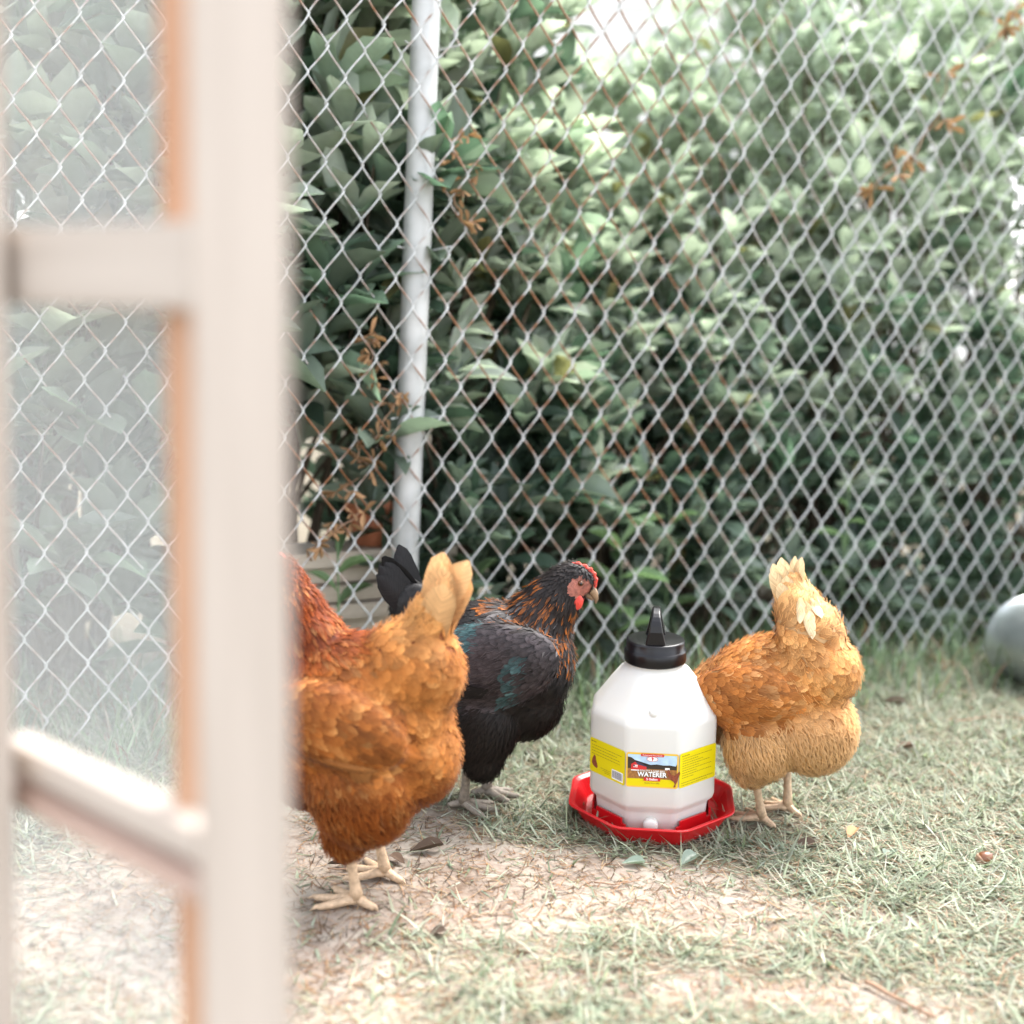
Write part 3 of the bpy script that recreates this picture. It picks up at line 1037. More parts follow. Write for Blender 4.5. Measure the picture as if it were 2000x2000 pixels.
stick([(1690, 1922), (1745, 1950), (1825, 1988)], .0027, 'stout brown twig lying in the lower right corner')
stick([(1160, 1727), (1200, 1732), (1250, 1722)], .0011, 'thin reddish twig on the sand below the waterer')
stick([(1860, 1420), (1930, 1408), (1998, 1414)], .0018, 'brown twig in the lawn at the right edge')
stick([(1945, 1930), (1960, 1890), (1985, 1865)], .0012, 'thin twig standing out of the grass at the lower right edge')
stick([(640, 1700), (670, 1702), (720, 1700)], .001, 'thin dark twig behind the rust-brown hen\'s foot')
np_ = G(1922, 1685)
nut = empty('nut_shell', (np_[0], np_[1], hgt(np_[0], np_[1]) + .006), (.3, .9, .4))
tag(nut, 'shiny brown nut shell in the grass at the right', 'nut')
M_NUT = simple('nut_brown', (0.16, 0.06, 0.025), 0.3, noise=.3)
link('shell', vf_mesh('shell', [lathe([(.0005, -.009), (.005, -.0085), (.009, -.004), (.010, .001), (.008, .006), (.0045, .010), (.0005, .0125)], 20)]), M_NUT, nut)
link('cap', vf_mesh('cap', [lathe([(.0005, -.011), (.006, -.0105), (.0096, -.006), (.0103, -.0035), (.0095, -.003)], 20)]), M_STICK, nut)

# ------------------------------------------------------------------ the waterer
M_JUG = simple('milky_plastic', (0.61, 0.60, 0.565), 0.5, sss=.35, spec=.3)
M_RED = simple('red_plastic', (0.50, 0.006, 0.010), 0.3, spec=.5, noise=.06, nscale=12)
M_BLACK = simple('black_plastic', (0.004, 0.0035, 0.005), 0.3, spec=.35)
M_YEL = simple('label_yellow', (0.68, 0.56, 0.002), 0.5, spec=.25)
M_GOLD = simple('label_gold', (0.78, 0.47, 0.06), 0.45)
M_INK = simple('label_ink', (0.20, 0.15, 0.01), 0.6)
M_PWHITE = simple('label_white', (0.85, 0.85, 0.83), 0.45)
M_PRED = simple('label_red', (0.55, 0.02, 0.02), 0.45)
M_PSKY = simple('label_sky', (0.42, 0.58, 0.75), 0.45, noise=.15, nscale=120)
M_PFIELD = simple('label_field', (0.30, 0.13, 0.03), 0.5, noise=.4, nscale=300)
M_PDARK = simple('label_trees', (0.03, 0.02, 0.012), 0.5)
M_PROOF = simple('label_roof', (0.05, 0.035, 0.07), 0.5)
M_PBROWN = simple('label_hen', (0.22, 0.05, 0.02), 0.5, noise=.4, nscale=400)
M_PGREY = simple('label_bars', (0.2, 0.19, 0.22), 0.5)


def octa(a, bev, z, seg=3):
    """octagon with flats at distance a, flat side facing -y, corners rounded"""
    R_ = a / math.cos(math.pi / 8)
    out = []
    cor = [np.array([R_ * math.cos(math.pi / 8 + k * math.pi / 4), R_ * math.sin(math.pi / 8 + k * math.pi / 4)]) for k in range(8)]
    for k in range(8):
        c = cor[k]; p = cor[k - 1]; q = cor[(k + 1) % 8]
        d1 = (p - c) / np.linalg.norm(p - c); d2 = (q - c) / np.linalg.norm(q - c)
        s, e = c + d1 * bev, c + d2 * bev
        for i in range(seg + 1):
            t = i / seg
            pt = (1 - t) ** 2 * s + 2 * t * (1 - t) * c + t * t * e
            out.append((pt[0], pt[1], z))
    return out


def circ(r, z, n=32):
    """same count as octa and starting at the same corner"""
    out = []
    for k in range(8):
        for i in range(4):
            a = math.pi / 8 + k * math.pi / 4 - math.pi / 8 * .75 + i * (math.pi / 4 * .75) / 3
            out.append((r * math.cos(a), r * math.sin(a), z))
    return out


def loft(rings, cap0=True, cap1=True):
    n = len(rings[0]); V = [p for r in rings for p in r]; F = []
    for i in range(len(rings) - 1):
        for k in range(n):
            k2 = (k + 1) % n
            F.append((i * n + k, i * n + k2, (i + 1) * n + k2, (i + 1) * n + k))
    if cap0: F.append(tuple(range(n))[::-1])
    if cap1: F.append(tuple((len(rings) - 1) * n + k for k in range(n)))
    return V, F


wc = G(1285, 1650); WY = wc[1] + .093
wat = empty('poultry_waterer', (0.2135, WY, 0.004))
wat.rotation_euler = (math.radians(2.6), math.radians(-1.7), math.radians(-6.5))
tag(wat, 'white octagonal poultry waterer with black cap and red tray', 'waterer')
JA = 0.0855
rings = [octa(.070, .006, .006), octa(.074, .006, .012), octa(.0765, .006, .036), octa(.0775, .007, .040), octa(.0835, .007, .046), octa(JA, .007, .052),
         octa(JA, .0065, .110), octa(JA, .0065, .158), octa(.0845, .007, .1635), octa(.080, .008, .1695), octa(.060, .010, .199), octa(.047, .011, .2165),
         circ(.0405, .2225), circ(.039, .2245), circ(.0385, .228), circ(.0385, .240)]
jug = link('jug', vf_mesh('jug', [loft(rings)]), M_JUG, wat)
# plugs: spigot at the foot and the moulded knob on the shoulder
sp_ = link('drain_plug', vf_mesh('drain_plug', [lathe([(.0005, .010), (.0075, .010), (.0095, .008), (.0100, .004), (.0100, -.004)], 24)]), M_JUG, jug)
sp_.location = (0.0, -.0765, .0215); sp_.rotation_euler = (math.radians(90), 0, 0)
kn = link('moulded_knob', vf_mesh('moulded_knob', [lathe([(.0005, .0045), (.004, .0042), (.0062, .002), (.0072, -.003), (.0085, -.006)], 24)]), M_JUG, jug)
kn.location = (0.0, -.0735, .179); kn.rotation_euler = (math.radians(55), 0, 0)
# cap with loop handle
CZ = .2285
cap = link('cap', vf_mesh('cap', [lathe([(.0385, CZ), (.0420, CZ), (.0428, CZ + .002), (.0428, CZ + .0155), (.0415, CZ + .0175), (.0402, CZ + .0185), (.0402, CZ + .0285), (.0392, CZ + .0305), (.037, CZ + .0312), (.0005, CZ + .0312)], 64)]), M_BLACK, wat)
for p in cap.data.polygons: p.use_smooth = True
bm = bmesh.new()
# handle: a flat arch standing on the cap, its plane pointing to the viewer
prof_o = []
hs = 17
for k in range(hs):
    t = k / (hs - 1); a = math.pi * t
    yy = -.0345 * math.cos(a)
    zz = .046 * (math.sin(a) ** .55)
    prof_o.append((yy, zz))
prof_i = []
for k in range(hs):
    t = k / (hs - 1); a = math.pi * t
    yy = -.019 * math.cos(a); zz = .034 * (math.sin(a) ** .6)
    prof_i.append((yy, zz))


def hw(z): return .0140 - .0088 * min(1, (z / .042) ** .8)


vo = []
for (yy, zz), (yi, zi) in zip(prof_o, prof_i):
    q = []
    for (y_, z_) in ((yy, zz), (yi, zi)):
        w_ = hw(z_)
        q += [bm.verts.new((-w_, y_, z_)), bm.verts.new((w_, y_, z_))]
    vo.append(q)
for a_, b_ in zip(vo[:-1], vo[1:]):
    bm.faces.new((a_[0], b_[0], b_[1], a_[1]))
    bm.faces.new((a_[2], a_[3], b_[3], b_[2]))
    bm.faces.new((a_[0], a_[2], b_[2], b_[0]))
    bm.faces.new((a_[1], b_[1], b_[3], a_[3]))
bm.faces.new((vo[0][0], vo[0][1], vo[0][3], vo[0][2])); bm.faces.new((vo[-1][0], vo[-1][2], vo[-1][3], vo[-1][1]))
bmesh.ops.recalc_face_normals(bm, faces=bm.faces[:])
hd = bm_obj('handle', bm, M_BLACK, cap)
hd.location = (0, 0, CZ + .030)
bv = hd.modifiers.new('bevel', 'BEVEL'); bv.width = .0016; bv.segments = 2; bv.limit_method = 'ANGLE'
# tray: outer wall, rim, floor, and the low inner fence
tr_rings = [octa(.086, .012, -.004), octa(.092, .012, .000), octa(.1075, .012, .026), octa(.1130, .012, .0275), octa(.1145, .012, .0295), octa(.1140, .012, .0312),
            octa(.1110, .012, .0315), octa(.1055, .012, .028), octa(.092, .011, .0065), octa(.060, .01, .006)]
tray = link('tray', vf_mesh('tray', [loft(tr_rings)], smooth=False), M_RED, wat)
sm_ = tray.modifiers.new('bevel', 'BEVEL'); sm_.width = .0008; sm_.segments = 2; sm_.limit_method = 'ANGLE'
for k in range(8):
    ang = k * math.pi / 4 + math.pi / 8 + math.pi / 8        # middle of each flat
    if k % 2 == 0: pass
    a0 = k * math.pi / 4
    if abs(((a0 - (-math.pi / 2)) + math.pi) % (2 * math.pi) - math.pi) < .1:   # the front flat stays open
        continue
    if abs(((a0 - (math.pi / 2)) + math.pi) % (2 * math.pi) - math.pi) < .1:
        continue
    bm = bmesh.new(); bmesh.ops.create_cube(bm, size=1)
    for v in bm.verts: v.co = Vector((v.co.x * .0028, v.co.y * .064, v.co.z * .021))
    bmesh.ops.bevel(bm, geom=[e for e in bm.edges if abs(e.verts[0].co.z - e.verts[1].co.z) < 1e-6 and abs(e.verts[0].co.y - e.verts[1].co.y) < 1e-6 and e.verts[0].co.z > 0], offset=.007, segments=4, affect='EDGES')
    o = bm_obj('inner_wall', bm, M_RED, tray)
    rr = .0805
    o.location = (rr * math.cos(a0), rr * math.sin(a0), .0165)
    o.rotation_euler = (0, 0, a0)

# labels: three stickers on the front flats, printing laid on them as thin sheets


def flat_poly(name, pts, mat, parent, z, smooth=False):
    bm = bmesh.new()
    bm.faces.new([bm.verts.new((p[0], p[1], 0)) for p in pts])
    bmesh.ops.triangulate(bm, faces=bm.faces[:])
    o = bm_obj(name, bm, mat, parent)
    o.location = (0, 0, z)
    return o


def rrect(x0, y0, x1, y1, r):
    out = []
    for cx, cy, a0 in ((x1 - r, y1 - r, 0), (x0 + r, y1 - r, 90), (x0 + r, y0 + r, 180), (x1 - r, y0 + r, 270)):
        for k in range(5):
            a = math.radians(a0 + k * 22.5)
            out.append((cx + r * math.cos(a), cy + r * math.sin(a)))
    return out


def lettering(name, body, size, x, y, mat, parent, z, bold=0.0, align='CENTER', sx=1.0):
    cu = bpy.data.curves.new(name, 'FONT')
    cu.body = body; cu.size = size; cu.align_x = align; cu.align_y = 'CENTER'; cu.offset = bold
    tmp = bpy.data.objects.new(name, cu); COL.objects.link(tmp)
    dg = bpy.context.evaluated_depsgraph_get(); dg.update()
    me = bpy.data.meshes.new_from_object(tmp.evaluated_get(dg))
    bpy.data.objects.remove(tmp)
    me.materials.clear(); me.materials.append(mat)
    o = link(name, me, None, parent)
    o.location = (x, y, z); o.scale = (sx, 1, 1)
    return o


LW, LH = .0695, .049          # label width and height
LZ = .1025


def label_at(ang):
    o = empty('tmp')
    d = JA + .0005
    bpy.data.objects.remove(o)
    c = Vector((d * math.cos(ang), d * math.sin(ang), LZ))
    nrm = Vector((math.cos(ang), math.sin(ang), 0))
    xax = Vector((0, 0, 1)).cross(nrm)
    return Matrix(((xax.x, 0, nrm.x, c.x), (xax.y, 0, nrm.y, c.y), (xax.z, 1, nrm.z, c.z), (0, 0, 0, 1)))


def sticker(ang, mat, label):
    bm = bmesh.new()
    bm.faces.new([bm.verts.new((p[0], p[1], 0)) for p in rrect(-LW / 2, -LH / 2, LW / 2, LH / 2, .0035)])
    bmesh.ops.triangulate(bm, faces=bm.faces[:])
    o = bm_obj('label', bm, mat, wat)
    o.matrix_basis = label_at(ang)
    o["label"] = label
    return o


front = sticker(-math.pi / 2, M_GOLD, 'front label with a barn picture and the word WATERER')
e_ = .00025
xw, yh = LW / 2, LH / 2
flat_poly('yellow_field', rrect(-xw + .002, -yh + .002, xw - .002, yh - .002, .002), M_YEL, front, e_)
px0, px1, py0, py1 = -xw + .0022, xw - .0022, -yh + .0125, yh - .0026
flat_poly('picture_sky', [(px0, py0 + .016), (px1, py0 + .016), (px1, py1), (px0, py1)], M_PSKY, front, 2 * e_)
flat_poly('picture_field', [(px0, py0), (px1, py0), (px1, py0 + .0145), (px0, py0 + .0145)], M_PFIELD, front, 2 * e_)
tl = [(px0, py0 + .0142), (px1, py0 + .0142), (px1, py0 + .0225)]
for k in range(14):
    t = k / 13
    tl.append((px1 - .0015 - t * .036, py0 + .0195 + .0012 * math.sin(k * 2.3) + .0006 * math.sin(k * 5)))
tl += [(px0 + .022, py0 + .0165), (px0 + .0095, py0 + .026), (px0 + .005, py0 + .0295), (px0, py0 + .0305)]
flat_poly('picture_trees', tl, M_PDARK, front, 3 * e_)
bx, by = px0 + .0045, py0 + .0125
flat_poly('picture_roof', [(bx + .0055, by + .0112), (bx + .0115, by + .0105), (bx + .0245, by + .0035), (bx + .0085, by + .0075)], M_PROOF, front, 4.5 * e_)
flat_poly('picture_barn', [(bx, by), (bx + .0205, by + .0005), (bx + .0205, by + .0045), (bx + .0095, by + .0075), (bx + .0055, by + .0112), (bx, by + .0078)], M_PRED, front, 4 * e_)
flat_poly('barn_fence', [(bx, by - .0012), (bx + .011, by - .0012), (bx + .011, by + .0002), (bx, by + .0002)], M_PWHITE, front, 5 * e_)
flat_poly('barn_flag', [(bx + .0028, by + .0032), (bx + .0088, by + .0032), (bx + .0088, by + .0068), (bx + .0028, by + .0068)], M_PWHITE, front, 5 * e_)
flat_poly('flag_corner', [(bx + .0028, by + .005), (bx + .0052, by + .005), (bx + .0052, by + .0068), (bx + .0028, by + .0068)], M_PROOF, front, 6 * e_)
for k in range(3): flat_poly('flag_stripe', [(bx + .0028, by + .0034 + k * .0009), (bx + .0088, by + .0034 + k * .0009), (bx + .0088, by + .0038 + k * .0009), (bx + .0028, by + .0038 + k * .0009)], M_PRED, front, 5.5 * e_)
flat_poly('far_sign', [(px1 - .0155, py0 + .0138), (px1 - .0095, py0 + .0138), (px1 - .0095, py0 + .0168), (px1 - .0155, py0 + .0168)], M_PWHITE, front, 4 * e_)
flat_poly('banner', rrect(-.0155, yh - .0047, .0155, yh - .0009, .0016), M_PRED, front, 5 * e_)
lettering('lettering', 'Professional Farm Grade', .0026, 0, yh - .0028, M_PWHITE, front, 6 * e_)
ov = [(.0075 * math.cos(k * math.pi / 16), .0034 * math.sin(k * math.pi / 16)) for k in range(32)]
flat_poly('emblem_rim', [(p[0] * 1.0, p[1] + yh - .0080) for p in ov], M_PRED, front, 5.5 * e_)
flat_poly('emblem_oval', [(p[0] * .91, p[1] * .86 + yh - .0080) for p in ov], M_PWHITE, front, 6 * e_)
flat_poly('emblem_bird', [(-.0006, yh - .0103), (.0006, yh - .0103), (.0009, yh - .0086), (.0022, yh - .0072), (.0009, yh - .0062), (.0003, yh - .0053), (-.0009, yh - .0053), (-.0016, yh - .0064), (-.0004, yh - .0076)], M_PRED, front, 6.5 * e_)
lettering('lettering', 'POULTRY & GAME BIRD', .0031, .0005, py0 + .0118, M_PWHITE, front, 6 * e_, .00004)
lettering('lettering_shadow', 'WATERER', .0092, .0004, py0 + .0061, M_PDARK, front, 5.5 * e_, .00055, sx=.92)
lettering('lettering', 'WATERER', .0092, 0, py0 + .0065, M_PWHITE, front, 6.5 * e_, .00028, sx=.92)
flat_poly('red_tab', [(-.011, py0 - .0026), (.011, py0 - .0026), (.011, py0 + .0024), (-.011, py0 + .0024)], M_PRED, front, 5 * e_)
lettering('lettering', '5 Gallon', .0044, 0, py0 - .0001, M_PWHITE, front, 6 * e_, .0001)
lettering('lettering', 'Quality Since 1890', .0026, 0, -yh + .0065, M_INK, front, 2 * e_)
hen_sil = [(0, 0), (.0015, -.0035), (.0045, -.0080), (.0085, -.0105), (.0100, -.0135), (.0085, -.0175), (.0075, -.0182), (.0110, -.0180), (.0113, -.0140), (.0135, -.0095),
           (.0150, -.0035), (.0168, .0015), (.0160, .0050), (.0130, .0018), (.0110, -.0008), (.0085, -.0018), (.0050, -.0005), (.0032, .0035), (.0022, .0062), (.0005, .0065), (-.0006, .0038)]
flat_poly('picture_hen', [(p[0] + xw - .0145, p[1] + py0 + .0085) for p in hen_sil], M_PBROWN, front, 7 * e_)

lf = sticker(-math.pi * 3 / 4, M_YEL, 'yellow left label with small print, hen picture and barcode')
rg_ = sticker(-math.pi / 4, M_YEL, 'yellow right label covered with small print')


def print_line(parent, x0, x1, y, h=.0008):
    """a line of print too small to read: short dashes"""
    x_ = x0
    while x_ < x1:
        w_ = random.uniform(.0012, .0042)
        flat_poly('print_word', [(x_, y - h / 2), (min(x1, x_ + w_), y - h / 2), (min(x1, x_ + w_), y + h / 2), (x_, y + h / 2)], M_INK, parent, e_)
        x_ += w_ + .0008


print_line(lf, -xw + .0025, -xw + .0125, yh - .0045, .0013)
for k, w_ in enumerate((.060, .050, .056, .056)): print_line(lf, -xw + .004, -xw + .004 + w_, yh - .0095 - k * .0042)
flat_poly('picture_hen', [(-xw + .004 + a, -yh + .009 + b) for a, b in ((0, .004), (.001, .010), (.0035, .0145), (.0055, .017), (.0078, .0145), (.0085, .010), (.0105, .006), (.012, .001), (.0105, -.002), (.0065, -.001), (.003, .0005))], M_PBROWN, lf, e_)
for k in range(3): print_line(lf, -xw + .022 + k * .004, -xw + .042, -yh + .0105 - k * .0024, .0006)
flat_poly('barcode_field', [(xw - .025, -yh + .003), (xw - .003, -yh + .003), (xw - .003, -yh + .0165), (xw - .025, -yh + .0165)], M_PWHITE, lf, e_)
xb = xw - .0235
while xb < xw - .0048:
    w_ = random.choice((.0005, .0008, .0012))
    flat_poly('barcode_bar', [(xb, -yh + .0048), (xb + w_, -yh + .0048), (xb + w_, -yh + .0152), (xb, -yh + .0152)], M_PGREY, lf, 2 * e_)
    xb += w_ + random.choice((.0005, .0008))
print_line(rg_, -xw + .004, -xw + .018, yh - .0045, .0013)
for k, w_ in enumerate((.056, .030, .040, .053, .032, .056, .028, .056, .022)): print_line(rg_, -xw + .005, -xw + .005 + w_, yh - .0082 - k * .0034)
print_line(rg_, -xw + .004, xw - .005, -yh + .0066, .0009); print_line(rg_, -xw + .004, xw - .016, -yh + .0032, .0008)

# ------------------------------------------------------------------ hens
M_FEATH = feather_mat('brown_feathers', .62, .2, .14, .06)
M_FEATHB = feather_mat('black_feathers', .45, .22, .0, .0, .4)
M_LEGY = simple('yellow_leg_scales', (0.50, 0.35, 0.225), 0.55, noise=.25, nscale=160, bump=.6, bscale=420)
M_LEGG = simple('grey_leg_scales', (0.20, 0.165, 0.13), 0.55, noise=.3, nscale=160, bump=.6, bscale=420)
M_COMB = simple('red_comb', (0.62, 0.05, 0.03), 0.45, noise=.15, nscale=120, bump=.5, bscale=500, sss=.2)
M_FACE = simple('red_face_skin', (0.30, 0.10, 0.07), 0.6, noise=.45, nscale=160, bump=.5, bscale=600)
M_BEAK = simple('horn_beak', (0.22, 0.14, 0.08), 0.35, noise=.3, nscale=90)
M_EYE = simple('amber_eye', (0.10, 0.035, 0.01), 0.08)
M_PUPIL = simple('pupil', (0.003, 0.003, 0.003), 0.05)
SKIN = {}


def ellipsoid_bm(bm, e):
    cx, cy, cz, rx, ry, rz = e[:6]
    pit = math.radians(e[6]) if len(e) > 6 else 0
    m = Matrix.Translation((cx, cy, cz)) @ Matrix.Rotation(-pit, 4, 'Y') @ Matrix.Diagonal((rx, ry, rz, 1))
    bmesh.ops.create_icosphere(bm, subdivisions=3, radius=1, matrix=m)


def remesh(ells, voxel=.0042, it=11):
    bm = bmesh.new()
    for e in ells: ellipsoid_bm(bm, e)
    me = bpy.data.meshes.new('tmp'); bm.to_mesh(me); bm.free()
    o = bpy.data.objects.new('tmp', me); COL.objects.link(o)
    r = o.modifiers.new('r', 'REMESH'); r.mode = 'VOXEL'; r.voxel_size = voxel
    s = o.modifiers.new('s', 'SMOOTH'); s.factor = .5; s.iterations = it
    dg = bpy.context.evaluated_depsgraph_get(); dg.update()
    out = bpy.data.meshes.new_from_object(o.evaluated_get(dg))
    bpy.data.objects.remove(o); bpy.data.meshes.remove(me)
    return out


def sample_surface(me, spacing_fn, ncand):
    me.calc_loop_triangles()
    nv = len(me.vertices)
    co = np.empty(nv * 3); me.vertices.foreach_get('co', co); co = co.reshape(-1, 3)
    no = np.empty(nv * 3); me.vertices.foreach_get('normal', no); no = no.reshape(-1, 3)
    nt = len(me.loop_triangles)
    tri = np.empty(nt * 3, np.int32); me.loop_triangles.foreach_get('vertices', tri); tri = tri.reshape(-1, 3)
    a, b, c = co[tri[:, 0]], co[tri[:, 1]], co[tri[:, 2]]
    ar = np.linalg.norm(np.cross(b - a, c - a), axis=1)
    k = rng.choice(nt, ncand, p=ar / ar.sum())
    r1 = np.sqrt(rng.random(ncand))[:, None]; r2 = rng.random(ncand)[:, None]
    w0, w1, w2 = 1 - r1, r1 * (1 - r2), r1 * r2
    P = a[k] * w0 + b[k] * w1 + c[k] * w2
    Nn = no[tri[k, 0]] * w0 + no[tri[k, 1]] * w1 + no[tri[k, 2]] * w2
    Nn /= np.linalg.norm(Nn, axis=1)[:, None] + 1e-9
    R = spacing_fn(P, Nn)
    cell = .012
    grid = {}
    keep = []
    Pi = np.floor(P / cell).astype(int)
    for i in range(ncand):
        r = R[i]
        if r <= 0: continue
        key = tuple(Pi[i]); ok = True
        rad = 1 if r <= cell else 2
        for dx in range(-rad, rad + 1):
            for dy in range(-rad, rad + 1):
                for dz in range(-rad, rad + 1):
                    for j in grid.get((key[0] + dx, key[1] + dy, key[2] + dz), ()):
                        d = P[i] - P[j]
                        if d[0] * d[0] + d[1] * d[1] + d[2] * d[2] < r * r: ok = False; break
                    if not ok: break
                if not ok: break
            if not ok: break
        if ok:
            keep.append(i); grid.setdefault(key, []).append(i)
    return P[keep], Nn[keep]


FV = np.array([0, .3, .58, .84, 1.0])
W_ROUND = np.array([.35, .82, 1.0, .82, .25])
W_LANCE = np.array([.55, .9, .85, .5, .05])
W_FLUFF = np.array([.5, .8, .7, .4, .05])


def feather_verts(P, T, Nn, L, W, lift, camber, wprof, c0, c1, edge):
    """vectorised little feathers; returns V,F,col,uv"""
    n = len(P)
    T = T - Nn * np.sum(T * Nn, axis=1)[:, None]
    T /= np.linalg.norm(T, axis=1)[:, None] + 1e-9
    B = np.cross(Nn, T)
    us = np.array([-1, 0, 1.0])
    V = np.zeros((n, 5, 3, 3)); C = np.zeros((n, 5, 3, 3)); U = np.zeros((n, 5, 3, 2))
    for j in range(5):
        v = FV[j]
        for i, u_ in enumerate(us):
            w = (wprof[:, j] * W * u_)[:, None]
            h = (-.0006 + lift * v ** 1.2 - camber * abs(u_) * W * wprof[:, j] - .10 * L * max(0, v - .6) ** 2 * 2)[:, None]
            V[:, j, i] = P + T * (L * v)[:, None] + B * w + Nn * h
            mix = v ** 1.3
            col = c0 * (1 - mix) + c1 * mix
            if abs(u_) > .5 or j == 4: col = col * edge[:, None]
            C[:, j, i] = col; U[:, j, i] = (u_, v)
    idx = np.arange(n * 15).reshape(n, 5, 3)
    F = np.stack([idx[:, :-1, :-1], idx[:, 1:, :-1], idx[:, 1:, 1:], idx[:, :-1, 1:]], -1).reshape(-1, 4)
    return V.reshape(-1, 3), F, np.clip(C.reshape(-1, 3), 0, 1), U.reshape(-1, 2)


def big_feather(name, parent, base, d, nrm, L, W, curve, side, c0, c1, mat, tipround=.6, lay=None):
    """one long quill feather: base point, direction, face normal, bend towards the normal and sideways"""
    d = np.asarray(d, float); d /= np.linalg.norm(d)
    nrm = np.asarray(nrm, float); nrm -= d * (nrm @ d); nrm /= np.linalg.norm(nrm)
    s = np.cross(nrm, d)
    nv, nu = 12, 5
    V, C, U = [], [], []
    for j in range(nv):
        v = j / (nv - 1)
        w = W * (min(1, .35 + v * 2.2)) * (1.0 if v < tipround else math.sqrt(max(0.0, 1 - ((v - tipround) / (1.001 - tipround)) ** 2.2)) + .03)
        c = np.asarray(base) + d * L * (v - .12 * abs(curve) * v * v) + nrm * curve * L * v * v * .5 + s * side * L * v * v * .5
        for i in range(nu):
            u_ = -1 + 2 * i / (nu - 1)
            ww = w * (1 + (.02 * math.sin(v * 40 + i)))
            V.append(c + s * u_ * ww - nrm * .12 * abs(u_) * ww)
            k = v ** 1.2
            col = np.array(c0) * (1 - k) + np.array(c1) * k
            col = col * (.66, .95, 1.1, 1.0, 1.06)[i]
            C.append(col); U.append((u_, v * L / .04))
    if lay is not None:
        bvh = root_bvh[parent.name]
        for j in range(len(V)):
            q, nq, _, dd = bvh.find_nearest(V[j])
            q = np.array(q); nq = np.array(nq)
            h = (np.asarray(V[j]) - q) @ nq
            ly = lay * (.2 + .8 * min(1, (j // nu) / (nv * .55)))
            V[j] = q + nq * min(max(ly, h), ly + .003)
    i = np.arange(nv * nu).reshape(nv, nu)
    F = np.stack([i[:-1, :-1], i[:-1, 1:], i[1:, 1:], i[1:, :-1]], -1).reshape(-1, 4)
    return link(name, np_mesh(name, np.array(V), F, True, col=np.clip(np.array(C), 0, 1), uv=np.array(U)), mat, parent)


def leg_parts(hock, foot, toes, r=.0052):
    """shank from the hock inside the thigh to the foot, three toes forward and one back"""
    parts = []
    f = np.array([foot[0], foot[1], foot[2] + .012]); h = np.asarray(hock, float)
    ts = np.linspace(0, 1, 8)[:, None]
    pts = h * (1 - ts) + f * ts
    rad = r * np.array([1.5, 1.25, 1.05, .98, .95, 1.0, 1.15, 1.3])
    parts.append(tube(pts, rad, 10))
    for a, L in toes:
        d = np.array([math.cos(a), math.sin(a), 0])
        q = [f + np.array([0, 0, -.002]), f + d * L * .22 + np.array([0, 0, -.002]), f + d * L * .45 + np.array([0, 0, -.0048]), f + d * L * .7 + np.array([0, 0, -.0062]),
             f + d * L * .88 + np.array([0, 0, -.0072]), f + d * L * .96 + np.array([0, 0, -.0062]), f + d * L * 1.1 + np.array([0, 0, -.0105])]
        parts.append(tube(q, np.array([1.1, .95, .82, .78, .66, .42, .08]) * r, 8))
    return parts


root_bvh = {}


